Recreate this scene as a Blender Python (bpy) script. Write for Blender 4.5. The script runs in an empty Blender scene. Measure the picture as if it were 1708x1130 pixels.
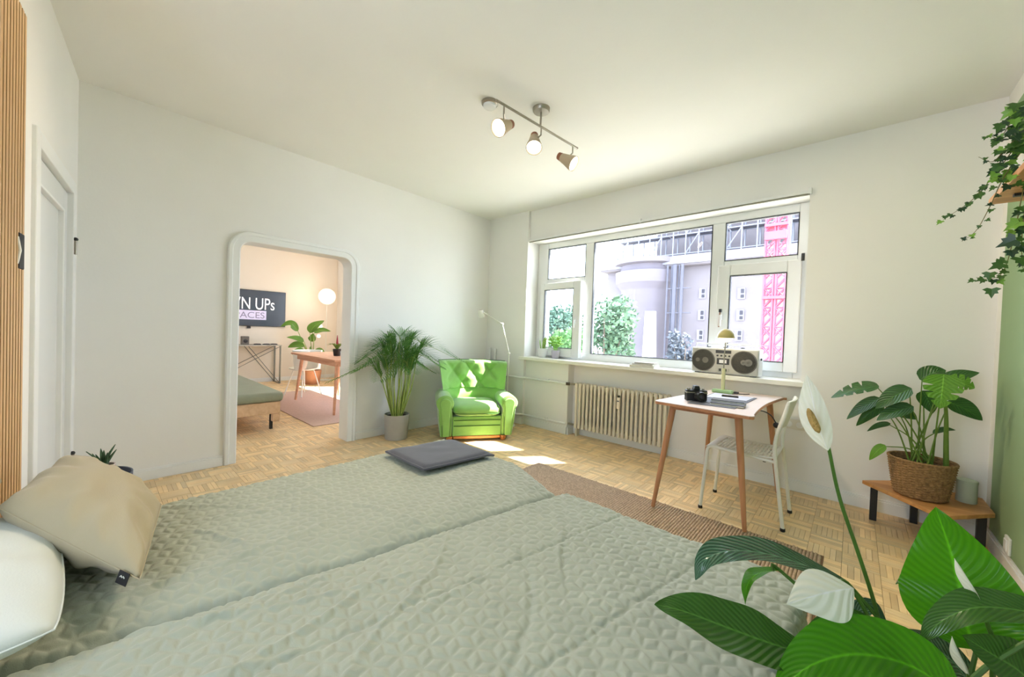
import bpy, bmesh, math, random
import numpy as np
from mathutils import Vector, Matrix, noise
random.seed(7)
scene = bpy.context.scene
COL = scene.collection
R = math.radians

# ------------------------------------------------------------------ camera
YAW, PITCH, ROLL, FPX = R(-42.1004), R(-1.0011), R(1.99666), 631.96
EYE = Vector((0, 0, 1.18))
fwd = Vector((math.sin(YAW) * math.cos(PITCH), math.cos(YAW) * math.cos(PITCH), math.sin(PITCH)))
rgt = Vector((math.cos(YAW), -math.sin(YAW), 0))
upv = rgt.cross(fwd)
rgt, upv = math.cos(ROLL) * rgt + math.sin(ROLL) * upv, -math.sin(ROLL) * rgt + math.cos(ROLL) * upv
cam = bpy.data.cameras.new('camera')
cam.sensor_fit = 'HORIZONTAL'; cam.sensor_width = 36.0; cam.lens = FPX / 1708 * 36.0; cam.clip_start = 0.02; cam.clip_end = 500
camo = bpy.data.objects.new('camera', cam); COL.objects.link(camo)
m3 = Matrix((rgt, upv, -fwd)).transposed()
camo.matrix_world = Matrix.Translation(EYE) @ m3.to_4x4()
scene.camera = camo

# ------------------------------------------------------------------ sky, sun, exposure
w = bpy.data.worlds.new('sky'); scene.world = w; w.use_nodes = True
bg = w.node_tree.nodes['Background']; bg.inputs[0].default_value = (0.79, 0.90, 1.08, 1); bg.inputs[1].default_value = 12.0
SUNEL = R(52)
TO_SUN = Vector((0.622 * math.cos(SUNEL), 0.783 * math.cos(SUNEL), math.sin(SUNEL))).normalized()
sl = bpy.data.lights.new('sun', 'SUN'); sl.energy = 50; sl.angle = R(0.12); sl.color = (1.0, 0.96, 0.90)
so = bpy.data.objects.new('sun', sl); COL.objects.link(so)
so.rotation_euler = TO_SUN.to_track_quat('Z', 'Y').to_euler(); so.location = (10, 12, 20)
def portal(name, loc, rot, sx, sy):
    l = bpy.data.lights.new(name, 'AREA'); l.shape = 'RECTANGLE'; l.size = sx; l.size_y = sy
    l.cycles.is_portal = True
    o = bpy.data.objects.new(name, l); COL.objects.link(o); o.location = loc; o.rotation_euler = rot
portal('window_portal', (-1.71, 4.04, 1.60), (R(-90), 0, 0), 2.8, 1.45)
portal('window_portal', (-5.75, 4.04, 1.60), (R(-90), 0, 0), 2.4, 1.45)
portal('window_portal', (-0.60, -1.06, 1.62), (R(90), 0, 0), 0.9, 1.5)
vs = scene.view_settings
vs.view_transform = 'Standard'; vs.look = 'None'; vs.gamma = 1.0; vs.exposure = -0.2; vs.use_curve_mapping = False

# ------------------------------------------------------------------ helpers
def ray(px, py):
    return fwd + (px - 854) / FPX * rgt - (py - 565) / FPX * upv
def at_depth(px, py, d): return EYE + d * ray(px, py)
def at_z(px, py, z):
    r = ray(px, py); return EYE + (z - EYE.z) / r.z * r
def at_y(px, py, y):
    r = ray(px, py); return EYE + (y - EYE.y) / r.y * r
def at_x(px, py, x):
    r = ray(px, py); return EYE + (x - EYE.x) / r.x * r
def project(p):
    v = Vector(p) - EYE; z = v.dot(fwd)
    return 854 + FPX * v.dot(rgt) / z, 565 - FPX * v.dot(upv) / z, z

def s2l(c):
    c = c / 255.0
    return c / 12.92 if c <= 0.04045 else ((c + 0.055) / 1.055) ** 2.4
def rgb(r, g, b): return (s2l(r), s2l(g), s2l(b), 1.0)

def mat(name, col, rough=0.5, metal=0.0, var=None, bump=None, spec=0.5, emit=None, sheen=0.0, attr=None, trans=0.0, sss=0.0, stretch=None, alpha=None):
    """var=(scale, amount); bump=(scale, strength); attr=name of a colour attribute multiplied in; stretch=(x,y,z)"""
    m = bpy.data.materials.new(name); m.use_nodes = True
    nt = m.node_tree; N = nt.nodes; L = nt.links
    b = N['Principled BSDF']
    b.inputs['Base Color'].default_value = col; b.inputs['Roughness'].default_value = rough
    b.inputs['Metallic'].default_value = metal; b.inputs['Specular IOR Level'].default_value = spec
    if sheen: b.inputs['Sheen Weight'].default_value = sheen
    if trans: b.inputs['Transmission Weight'].default_value = trans
    if emit:
        b.inputs['Emission Color'].default_value = emit[0]; b.inputs['Emission Strength'].default_value = emit[1]
    tc = mp = None
    if var or bump:
        tc = N.new('ShaderNodeTexCoord'); mp = N.new('ShaderNodeMapping'); L.new(tc.outputs['Object'], mp.inputs[0])
        if stretch: mp.inputs['Scale'].default_value = stretch
    src = None
    if var:
        t = N.new('ShaderNodeTexNoise'); t.inputs['Scale'].default_value = var[0]; t.inputs['Detail'].default_value = 5
        L.new(mp.outputs[0], t.inputs[0])
        mr = N.new('ShaderNodeMapRange'); mr.inputs[1].default_value = 0.3; mr.inputs[2].default_value = 0.7
        mr.inputs[3].default_value = 1 - var[1]; mr.inputs[4].default_value = 1 + var[1]; L.new(t.outputs[0], mr.inputs[0])
        mx = N.new('ShaderNodeVectorMath'); mx.operation = 'SCALE'; mx.inputs[0].default_value = col[:3]
        L.new(mr.outputs[0], mx.inputs['Scale']); src = mx.outputs[0]
    if attr:
        a = N.new('ShaderNodeAttribute'); a.attribute_name = attr
        mx = N.new('ShaderNodeVectorMath'); mx.operation = 'MULTIPLY'
        if src: L.new(src, mx.inputs[0])
        else: mx.inputs[0].default_value = col[:3]
        L.new(a.outputs['Color'], mx.inputs[1]); src = mx.outputs[0]
    if src: L.new(src, b.inputs['Base Color'])
    if bump:
        t = N.new('ShaderNodeTexNoise'); t.inputs['Scale'].default_value = bump[0]; t.inputs['Detail'].default_value = 6
        L.new(mp.outputs[0], t.inputs[0])
        bp = N.new('ShaderNodeBump'); bp.inputs['Strength'].default_value = bump[1]; bp.inputs['Distance'].default_value = 0.01
        L.new(t.outputs[0], bp.inputs['Height']); L.new(bp.outputs[0], b.inputs['Normal'])
    return m

def wood(name, c1, c2, scale=(2, 30, 30), rough=0.45, attr=None):
    m = bpy.data.materials.new(name); m.use_nodes = True
    nt = m.node_tree; N = nt.nodes; L = nt.links; b = N['Principled BSDF']; b.inputs['Roughness'].default_value = rough
    tc = N.new('ShaderNodeTexCoord'); mp = N.new('ShaderNodeMapping'); mp.inputs['Scale'].default_value = scale
    L.new(tc.outputs['Object'], mp.inputs[0])
    t = N.new('ShaderNodeTexNoise'); t.inputs['Scale'].default_value = 1.0; t.inputs['Detail'].default_value = 6; t.inputs['Distortion'].default_value = 0.6
    L.new(mp.outputs[0], t.inputs[0])
    cr = N.new('ShaderNodeValToRGB'); cr.color_ramp.elements[0].position = 0.32; cr.color_ramp.elements[1].position = 0.68
    cr.color_ramp.elements[0].color = c1; cr.color_ramp.elements[1].color = c2
    L.new(t.outputs[0], cr.inputs[0]); src = cr.outputs[0]
    if attr:
        a = N.new('ShaderNodeAttribute'); a.attribute_name = attr
        mx = N.new('ShaderNodeVectorMath'); mx.operation = 'MULTIPLY'
        L.new(src, mx.inputs[0]); L.new(a.outputs['Color'], mx.inputs[1]); src = mx.outputs[0]
    L.new(src, b.inputs['Base Color'])
    bp = N.new('ShaderNodeBump'); bp.inputs['Strength'].default_value = 0.12; bp.inputs['Distance'].default_value = 0.004
    L.new(t.outputs[0], bp.inputs['Height']); L.new(bp.outputs[0], b.inputs['Normal'])
    return m

def glass(name, tint=(0.97, 0.98, 0.99, 1), refl=0.06):
    m = bpy.data.materials.new(name); m.use_nodes = True
    nt = m.node_tree; N = nt.nodes; L = nt.links
    N.remove(N['Principled BSDF']); out = N['Material Output']
    tr = N.new('ShaderNodeBsdfTransparent'); tr.inputs[0].default_value = tint
    gl = N.new('ShaderNodeBsdfGlossy'); gl.inputs['Roughness'].default_value = 0.0
    lw = N.new('ShaderNodeLayerWeight'); lw.inputs[0].default_value = 0.5
    pw = N.new('ShaderNodeMath'); pw.operation = 'POWER'; pw.inputs[1].default_value = 4.0; L.new(lw.outputs['Facing'], pw.inputs[0])
    fr = N.new('ShaderNodeMath'); fr.operation = 'MULTIPLY_ADD'; fr.inputs[1].default_value = 0.7; fr.inputs[2].default_value = refl * 0.5; L.new(pw.outputs[0], fr.inputs[0])
    mx = N.new('ShaderNodeMixShader'); L.new(fr.outputs[0], mx.inputs[0]); L.new(tr.outputs[0], mx.inputs[1]); L.new(gl.outputs[0], mx.inputs[2])
    L.new(mx.outputs[0], out.inputs[0])
    return m

def leafmat(name, c1, c2, veins=26, slant=7.0, rough=0.38, thru=0.35, contrast=0.6):
    """leaf with side veins laid along its own UV (u across, v along)"""
    m = bpy.data.materials.new(name); m.use_nodes = True
    nt = m.node_tree; N = nt.nodes; L = nt.links; b = N['Principled BSDF']; out = N['Material Output']
    uv = N.new('ShaderNodeUVMap'); sp = N.new('ShaderNodeSeparateXYZ'); L.new(uv.outputs[0], sp.inputs[0])
    ab = N.new('ShaderNodeMath'); ab.operation = 'ABSOLUTE'; L.new(sp.outputs[0], ab.inputs[0])
    m1 = N.new('ShaderNodeMath'); m1.operation = 'MULTIPLY'; m1.inputs[1].default_value = slant; L.new(ab.outputs[0], m1.inputs[0])
    m2 = N.new('ShaderNodeMath'); m2.operation = 'MULTIPLY_ADD'; m2.inputs[1].default_value = veins; L.new(sp.outputs[1], m2.inputs[0])
    neg = N.new('ShaderNodeMath'); neg.operation = 'MULTIPLY'; neg.inputs[1].default_value = -1; L.new(m1.outputs[0], neg.inputs[0]); L.new(neg.outputs[0], m2.inputs[2])
    t6 = N.new('ShaderNodeMath'); t6.operation = 'MULTIPLY'; t6.inputs[1].default_value = 6.2832; L.new(m2.outputs[0], t6.inputs[0])
    sn = N.new('ShaderNodeMath'); sn.operation = 'SINE'; L.new(t6.outputs[0], sn.inputs[0])
    mr = N.new('ShaderNodeMapRange'); mr.inputs[1].default_value = -1; mr.inputs[2].default_value = 1; mr.inputs[3].default_value = 0.5 - contrast / 2; mr.inputs[4].default_value = 0.5 + contrast / 2; L.new(sn.outputs[0], mr.inputs[0])
    mx = N.new('ShaderNodeMix'); mx.data_type = 'RGBA'; L.new(mr.outputs[0], mx.inputs[0]); mx.inputs[6].default_value = c1; mx.inputs[7].default_value = c2
    rib = N.new('ShaderNodeMapRange'); rib.inputs[1].default_value = 0.0; rib.inputs[2].default_value = 0.06; rib.inputs[3].default_value = 1; rib.inputs[4].default_value = 0; L.new(ab.outputs[0], rib.inputs[0])
    mx2 = N.new('ShaderNodeMix'); mx2.data_type = 'RGBA'; L.new(rib.outputs[0], mx2.inputs[0]); L.new(mx.outputs[2], mx2.inputs[6]); mx2.inputs[7].default_value = tuple(min(1, c * 1.5) for c in c2[:3]) + (1,)
    L.new(mx2.outputs[2], b.inputs['Base Color']); b.inputs['Roughness'].default_value = rough
    bp = N.new('ShaderNodeBump'); bp.inputs['Strength'].default_value = 0.35; bp.inputs['Distance'].default_value = 0.004; L.new(sn.outputs[0], bp.inputs['Height']); L.new(bp.outputs[0], b.inputs['Normal'])
    tl = N.new('ShaderNodeBsdfTranslucent'); L.new(mx2.outputs[2], tl.inputs[0])
    ms = N.new('ShaderNodeMixShader'); ms.inputs[0].default_value = thru; L.new(b.outputs[0], ms.inputs[1]); L.new(tl.outputs[0], ms.inputs[2]); L.new(ms.outputs[0], out.inputs[0])
    return m

def emitmat(name, col, strength):
    return mat(name, col, 0.5, emit=(col, strength))

def link(o, parent=None):
    COL.objects.link(o)
    if parent is not None: o.parent = parent
    return o

class MB:
    def __init__(s): s.v = []; s.f = []; s.uv = {}
    def add(s, vs, fs, uvs=None):
        n = len(s.v); s.v += [tuple(p) for p in vs]; s.f += [tuple(i + n for i in f) for f in fs]
        if uvs:
            for i, u in enumerate(uvs): s.uv[n + i] = u
        return s
    def box(s, x0, x1, y0, y1, z0, z1, T=None):
        vs = [Vector((x, y, z)) for z in (z0, z1) for x, y in ((x0, y0), (x1, y0), (x1, y1), (x0, y1))]
        if T: vs = [T @ p for p in vs]
        return s.add(vs, [(3, 2, 1, 0), (4, 5, 6, 7), (0, 1, 5, 4), (1, 2, 6, 5), (2, 3, 7, 6), (3, 0, 4, 7)])
    def tube(s, pts, r, n=8, cap=True, closed=False):
        pts = [Vector(p) for p in pts]; k = len(pts); rs = r if isinstance(r, (list, tuple)) else [r] * k
        ref = None; vs = []
        for i, p in enumerate(pts):
            if closed: t = pts[(i + 1) % k] - pts[i - 1]
            else: t = pts[min(i + 1, k - 1)] - pts[max(i - 1, 0)]
            t.normalize()
            if ref is None:
                ref = Vector((0, 0, 1)) if abs(t.z) < 0.9 else Vector((1, 0, 0))
            a = t.cross(ref)
            if a.length < 1e-6: a = t.orthogonal()
            a.normalize(); b2 = a.cross(t); b2.normalize(); ref = b2
            for j in range(n):
                an = 2 * math.pi * j / n; vs.append(p + rs[i] * (math.cos(an) * a + math.sin(an) * b2))
        fs = []
        for i in range(k if closed else k - 1):
            i2 = (i + 1) % k
            for j in range(n):
                fs.append((i * n + j, i * n + (j + 1) % n, i2 * n + (j + 1) % n, i2 * n + j))
        if cap and not closed:
            fs.append(tuple(range(n))[::-1]); fs.append(tuple((k - 1) * n + j for j in range(n)))
        return s.add(vs, fs)
    def lathe(s, prof, c=(0, 0, 0), n=24, T=None):
        vs = []; fs = []; k = len(prof)
        for r, z in prof:
            for j in range(n):
                a = 2 * math.pi * j / n; vs.append(Vector((r * math.cos(a), r * math.sin(a), z)))
        for i in range(k - 1):
            for j in range(n): fs.append((i * n + j, i * n + (j + 1) % n, (i + 1) * n + (j + 1) % n, (i + 1) * n + j))
        if prof[0][0] > 1e-5: fs.append(tuple(range(n))[::-1])
        if prof[-1][0] > 1e-5: fs.append(tuple((k - 1) * n + j for j in range(n)))
        vs = [(T @ p if T else p) + Vector(c) for p in vs]
        return s.add(vs, fs)
    def prism(s, poly, z0, z1, T=None):
        n = len(poly); vs = [Vector((x, y, z0)) for x, y in poly] + [Vector((x, y, z1)) for x, y in poly]
        if T: vs = [T @ p for p in vs]
        fs = [tuple(range(n))[::-1], tuple(range(n, 2 * n))] + [(i, (i + 1) % n, n + (i + 1) % n, n + i) for i in range(n)]
        return s.add(vs, fs)
    def sphere(s, c, r, n=12, m=8, sc=(1, 1, 1)):
        prof = [(max(1e-4, r * math.sin(math.pi * i / m)), -r * math.cos(math.pi * i / m)) for i in range(m + 1)]
        T = Matrix.Diagonal((*sc, 1)); return s.lathe(prof, c, n, T)
    def grid(s, fn, nu, nv, uv=False):
        vs = []; us = []
        for i in range(nv + 1):
            for j in range(nu + 1):
                vs.append(fn(j / nu, i / nv)); us.append((j / nu, i / nv))
        fs = [(i * (nu + 1) + j, i * (nu + 1) + j + 1, (i + 1) * (nu + 1) + j + 1, (i + 1) * (nu + 1) + j) for i in range(nv) for j in range(nu)]
        return s.add(vs, fs, us if uv else None)
    def mesh(s, name, m=None, smooth=False, sharp=40):
        me = bpy.data.meshes.new(name); me.from_pydata(s.v, [], s.f)
        if m: me.materials.append(m)
        if s.uv:
            ul = me.uv_layers.new(name='UVMap')
            for l in me.loops: ul.data[l.index].uv = s.uv.get(l.vertex_index, (0, 0))
        bm = bmesh.new(); bm.from_mesh(me); bmesh.ops.recalc_face_normals(bm, faces=bm.faces); bm.to_mesh(me); bm.free()
        if smooth:
            me.polygons.foreach_set('use_smooth', [True] * len(me.polygons)); me.set_sharp_from_angle(angle=R(sharp))
        me.update(); return me
    def build(s, name, m=None, parent=None, smooth=False, bevel=0, seg=2, sub=0, solid=0, sharp=40, loc=None, rot=None, vert=False):
        o = bpy.data.objects.new(name, s.mesh(name, m, smooth, sharp)); link(o, parent)
        if loc is not None: o.location = loc
        if rot is not None: o.rotation_euler = rot
        if solid:
            md = o.modifiers.new('thickness', 'SOLIDIFY'); md.thickness = solid; md.offset = 0
        if bevel:
            md = o.modifiers.new('bevel', 'BEVEL'); md.width = bevel; md.segments = seg; md.limit_method = 'ANGLE'; md.angle_limit = R(35)
        if sub:
            md = o.modifiers.new('subdivision', 'SUBSURF'); md.levels = sub; md.render_levels = sub
        return o

def thing(name, label, cat, loc=(0, 0, 0), rotz=0, group=None):
    o = bpy.data.objects.new(name, None); o.empty_display_size = 0.1; COL.objects.link(o)
    o.location = loc; o.rotation_euler = (0, 0, rotz); o['label'] = label; o['category'] = cat
    if group: o['group'] = group
    return o
def tag(o, label, cat, group=None):
    o['label'] = label; o['category'] = cat
    if group: o['group'] = group
    return o
def struct(o, label=None):
    o['kind'] = 'structure'
    if label: o['label'] = label
    return o
def stuff(o): o['kind'] = 'stuff'; return o
def share(src, parent, loc=(0, 0, 0), rot=(0, 0, 0), sc=None):
    o = src.copy(); link(o); o.parent = parent; o.location = loc; o.rotation_euler = rot
    if sc: o.scale = sc
    return o
def crom(pts, n):
    pts = [Vector(p) for p in pts]; P = [2 * pts[0] - pts[1]] + pts + [2 * pts[-1] - pts[-2]]
    out = []
    k = len(pts) - 1
    for i in range(n + 1):
        t = i / n * k; a = min(int(t), k - 1); t -= a
        p0, p1, p2, p3 = P[a:a + 4]
        out.append(0.5 * ((2 * p1) + (p2 - p0) * t + (2 * p0 - 5 * p1 + 4 * p2 - p3) * t * t + (3 * p1 - p0 - 3 * p2 + p3) * t ** 3))
    return out
def leaf(mb, pts, width, up=(0, 0, 1), fold=0.25, n=16, m=4, shape=None, ripple=0.0, seed=0):
    """a leaf along a centre line; width is its half width, shape(v) its outline"""
    if shape is None: shape = lambda v: math.sin(math.pi * min(1, v ** 0.75)) ** 0.8
    c = crom(pts, n); up = Vector(up); vs = []; us = []
    for i, p in enumerate(c):
        t = (c[min(i + 1, n)] - c[max(i - 1, 0)]).normalized()
        sd = t.cross(up)
        if sd.length < 1e-4: sd = t.orthogonal()
        sd.normalize(); nr = sd.cross(t).normalized(); v = i / n; hw = max(width * shape(v), 0.0006)
        for j in range(-m, m + 1):
            u = j / m
            vs.append(p + sd * hw * u + nr * (fold * abs(u) ** 1.3 * hw + ripple * width * abs(u) * math.sin(v * 17 + seed + (2 if u > 0 else 0)))); us.append((u, v))
    k = 2 * m + 1
    fs = [(i * k + j, i * k + j + 1, (i + 1) * k + j + 1, (i + 1) * k + j) for i in range(n) for j in range(k - 1)]
    return mb.add(vs, fs, us)

# ------------------------------------------------------------------ materials
M = {}
M['wall'] = mat('wall_paint', rgb(243, 241, 235), 0.85, var=(1.3, 0.02), bump=(60, 0.05))
M['ceil'] = mat('ceiling_paint', rgb(245, 243, 237), 0.9, var=(1.0, 0.02), bump=(50, 0.04))
M['trim'] = mat('white_lacquer', rgb(242, 242, 238), 0.35, var=(3, 0.015))
M['green_wall'] = mat('green_paint', rgb(146, 172, 128), 0.7, var=(2, 0.03), bump=(70, 0.05))
M['frame'] = mat('window_plastic', rgb(240, 241, 238), 0.3, var=(4, 0.01))
M['gasket'] = mat('rubber_gasket', rgb(70, 72, 74), 0.7, var=(30, 0.05))
M['glass'] = glass('window_glass')
M['black'] = mat('black_metal', rgb(32, 32, 34), 0.45, var=(40, 0.1))
M['steel'] = mat('brushed_steel', rgb(165, 158, 145), 0.35, metal=0.85, var=(60, 0.05))
M['white_metal'] = mat('white_powder_coat', rgb(236, 234, 222), 0.4, var=(20, 0.02))
M['rad'] = mat('radiator_enamel', rgb(232, 222, 200), 0.4, var=(10, 0.02))
M['parquet'] = wood('oak_parquet', rgb(226, 192, 142), rgb(246, 216, 166), (5, 5, 5), 0.38, attr='tone')
M['oak'] = wood('oak', rgb(186, 128, 72), rgb(216, 160, 100), (3, 25, 25), 0.45)
M['beech'] = wood('beech', rgb(176, 122, 84), rgb(200, 146, 106), (30, 30, 3), 0.45)
M['slat'] = wood('slat_oak', rgb(190, 148, 98), rgb(222, 184, 134), (40, 40, 1.5), 0.5)
M['slat_back'] = mat('felt_backing', rgb(30, 24, 18), 0.95, var=(50, 0.1))
M['deskply'] = mat('desk_laminate', rgb(214, 198, 190), 0.4, var=(8, 0.03))
M['deskedge'] = wood('desk_edge', rgb(168, 112, 74), rgb(190, 134, 94), (20, 20, 20), 0.5)

# ------------------------------------------------------------------ room shell
XA, YB, XR, ZC = -3.817, 3.74, 0.645, 2.726      # left wall, window wall, right wall, ceiling
YF = -0.95                                        # wall behind the camera
X2, Y2 = -8.80, -0.60                             # next room: far wall, near wall
XA2 = -3.977                                      # back face of the left wall

o = MB().box(X2 - .1, XR + .1, YF - .1, YB + .3, -0.25, -0.012).build('floor', mat('screed', rgb(96, 74, 50), 0.9, var=(8, 0.1)))
struct(o); FLOOR = o
# ceiling
struct(MB().box(X2 - .1, XR + .15, YF - .15, YB + .32, ZC, ZC + .15).build('ceiling', M['ceil']))

# left wall with the rounded doorway
DY0, DY1, DZ = 0.815, 1.748, 1.862
mb = MB()
mb.box(XA2, XA, -0.25, DY0 - .03, 0, ZC).box(XA2, XA, DY1 + .03, YB + .05, 0, ZC).box(XA2, XA, DY0 - .03, DY1 + .03, DZ + .03, ZC)
struct(mb.build('wall_left', M['wall']))
def doorway(off, r0=0.085, n=8):
    r = r0 + off; pts = [(DY0 - off, 0.0)]
    c = (DY0 + r0, DZ - r0)
    for i in range(n + 1):
        a = math.pi - i / n * math.pi / 2; pts.append((c[0] + r * math.cos(a), c[1] + r * math.sin(a)))
    c = (DY1 - r0, DZ - r0)
    for i in range(n + 1):
        a = math.pi / 2 - i / n * math.pi / 2; pts.append((c[0] + r * math.cos(a), c[1] + r * math.sin(a)))
    pts.append((DY1 + off, 0.0)); return pts
sec = [(0.0, XA2 - .012), (0.0, XA + .012), (0.006, XA + .018), (0.05, XA + .018), (0.056, XA + .026), (0.078, XA + .026), (0.086, XA + .018), (0.086, XA - .002),
       (0.04, XA - .002), (0.04, XA2 + .002), (0.086, XA2 + .002), (0.086, XA2 - .012)]
mb = MB(); rows = [[Vector((x, y, z)) for y, z in doorway(of)] for of, x in sec]
k = len(rows[0]); vs = [p for r_ in rows for p in r_]; q = len(rows)
fs = [(i * k + j, i * k + j + 1, ((i + 1) % q) * k + j + 1, ((i + 1) % q) * k + j) for i in range(q) for j in range(k - 1)]
fs += [tuple(i * k for i in range(q)), tuple(i * k + k - 1 for i in range(q))]
mb.add(vs, fs)
struct(mb.build('trim_1', M['trim'], smooth=True, sharp=30), 'white rounded casing around the open doorway')

# window wall with radiator niche
WX0, WX1, WZ0, WZ1 = -3.125, -0.30, 0.845, 2.335
mb = MB()
mb.box(XA - .05, WX0, 3.70, 4.06, 0, ZC).box(WX0, -2.47, YB, 4.06, 0, WZ0).box(-2.47, -0.95, 3.86, 4.06, 0, WZ0)
mb.box(-0.95, WX1, YB, 4.06, 0, WZ0).box(WX1, XR + .12, YB, 4.06, 0, ZC).box(WX0, WX1, YB, 4.06, WZ1, ZC)
struct(mb.build('wall_back', M['wall']))
# right wall, painted green short of the corner and of the ceiling
ow = struct(MB().box(XR, XR + .12, YF - .1, YB + .05, 0, ZC).build('wall_right', M['wall']))
MB().box(XR - .002, XR + .003, YF + .02, 3.632, 0.098, 2.60).build('paint_field', M['green_wall'], ow)['label'] = 'sage green painted field'
# wall behind the camera, with a window added for fill light
mb = MB(); a0, a1 = -1.05, -0.15
mb.box(-1.95, a0, YF - .12, YF, 0, ZC).box(a1, XR + .12, YF - .12, YF, 0, ZC).box(a0, a1, YF - .12, YF, 0, .87).box(a0, a1, YF - .12, YF, 2.36, ZC)
mb.box(-2.0, -1.882, YF - .12, -0.262, 0, ZC)
struct(mb.build('wall_front', M['wall']))
# side wall with the panelled door (slightly out of square)
AD = math.atan(-0.095)
WD = struct(link(bpy.data.objects.new('wall_side', None)))
WD.location = (XA, -0.078, 0); WD.rotation_euler = (0, 0, AD)
dx0, dx1, dz = 0.235, 1.07, 1.935
mb = MB().box(-.12, dx0 - .03, -.14, 0, 0, ZC).box(dx1 + .03, 1.945, -.14, 0, 0, ZC).box(dx0 - .03, dx1 + .03, -.14, 0, dz + .03, ZC)
mb.build('plaster', M['wall'], WD)
D = struct(link(bpy.data.objects.new('door_1', None)), 'white closed door with one sunken panel')
D.location = WD.location; D.rotation_euler = (0, 0, AD)
mb = MB().box(dx0 - .075, dx0, -.12, .016, 0, dz + .075).box(dx1, dx1 + .075, -.12, .016, 0, dz + .075).box(dx0, dx1, -.12, .016, dz, dz + .075)
mb.build('door_frame', M['trim'], D, bevel=.004)
lf = MB()
lf.box(dx0, dx0 + .12, -.07, -.012, .003, dz - .003).box(dx1 - .12, dx1, -.07, -.012, .003, dz - .003)
lf.box(dx0 + .12, dx1 - .12, -.07, -.012, dz - .13, dz - .003).box(dx0 + .12, dx1 - .12, -.07, -.012, .003, .2).box(dx0 + .11, dx1 - .11, -.062, -.030, .19, dz - .12)
lf.build('door_leaf', mat('door_paint', rgb(226, 227, 224), 0.4, var=(3, 0.015)), D, bevel=.004)
mb = MB().box(dx0 + .115, dx0 + .13, -.05, -.006, .195, dz - .125).box(dx1 - .13, dx1 - .115, -.05, -.006, .195, dz - .125).box(dx0 + .115, dx1 - .115, -.05, -.006, dz - .14, dz - .125).box(dx0 + .115, dx1 - .115, -.05, -.006, .195, .21)
mb.build('panel_moulding', M['trim'], D, bevel=.004)
for z in (.27, 1.60):
    h = MB().tube([(dx0 - .012, .022, z - .035), (dx0 - .012, .022, z + .05)], .008, 10).build('hinge', M['steel'], D, smooth=True)
    MB().sphere((dx0 - .012, .022, z + .058), .012).build('hinge_cap', M['black'], h, smooth=True)

# next room
mb = MB().box(X2 - .12, X2, Y2 - .1, YB + .3, 0, ZC); struct(mb.build('wall_far', mat('cream_wall', rgb(240, 230, 214), 0.85, var=(1.2, 0.02), bump=(60, 0.04))))
struct(MB().box(X2 - .1, XA2, Y2 - .12, Y2, 0, ZC).build('wall_near', M['wall']))
b0, b1 = -6.95, -4.55
mb = MB().box(X2, b0, YB, 4.06, 0, ZC).box(b1, XA2 + .1, YB, 4.06, 0, ZC).box(b0, b1, YB, 4.06, 0, .85).box(b0, b1, YB, 4.06, 2.335, ZC)
struct(mb.build('wall_back', M['wall']))
w2 = struct(link(bpy.data.objects.new('window_2', None)))
mb = MB().box(b0, b1, 3.94, 4.0, .85, .93).box(b0, b1, 3.94, 4.0, 2.26, 2.335).box(b0, b0 + .08, 3.94, 4.0, .93, 2.26).box(b1 - .08, b1, 3.94, 4.0, .93, 2.26)
mb.build('window_frame', M['frame'], w2); MB().box(b0 + .08, b1 - .08, 3.965, 3.972, .93, 2.26).build('pane', M['glass'], w2)
w3 = struct(link(bpy.data.objects.new('fill_window', None)))  # unseen window, added to bring in fill light from behind
mb = MB().box(a0, a1, YF - .09, YF - .04, .87, .94).box(a0, a1, YF - .09, YF - .04, 2.29, 2.36).box(a0, a0 + .07, YF - .09, YF - .04, .94, 2.29).box(a1 - .07, a1, YF - .09, YF - .04, .94, 2.29)
mb.build('window_frame', M['frame'], w3); MB().box(a0 + .07, a1 - .07, YF - .07, YF - .064, .94, 2.29).build('pane', M['glass'], w3)

# baseboards: a flat board with a slim bead on top
def baseboard(name, segs, h=.085, t=.016):
    mb = MB()
    for p, q_ in segs:
        p = Vector((*p, 0)); q_ = Vector((*q_, 0)); d = (q_ - p); l = d.length; an = math.atan2(d.y, d.x)
        T = Matrix.Translation(p) @ Matrix.Rotation(an, 4, 'Z')
        mb.box(0, l, 0, t, 0.0, h - .014, T).box(0, l, 0, t * .65, h - .014, h, T)
    return struct(mb.build(name, M['trim'], bevel=.002))
baseboard('baseboard_left', [((XA, DY0 - .088), (XA, -.06)), ((XA, 3.69), (XA, DY1 + .088))][::1], .085, .016)
baseboard('baseboard_back', [((WX0, 3.70), (XA + .018, 3.70)), ((-2.47, YB), (WX0, YB)), ((-2.456, 3.86), (-2.456, YB - .014)), ((-.95, 3.86), (-2.45, 3.86)), ((XR - .018, YB), (-.95, YB))], .09)
baseboard('baseboard_right', [((XR, YF + .02), (XR, YB - .018))], .095)
baseboard('baseboard_far', [((X2 + .0, YB), (X2, Y2))], .08)

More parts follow.
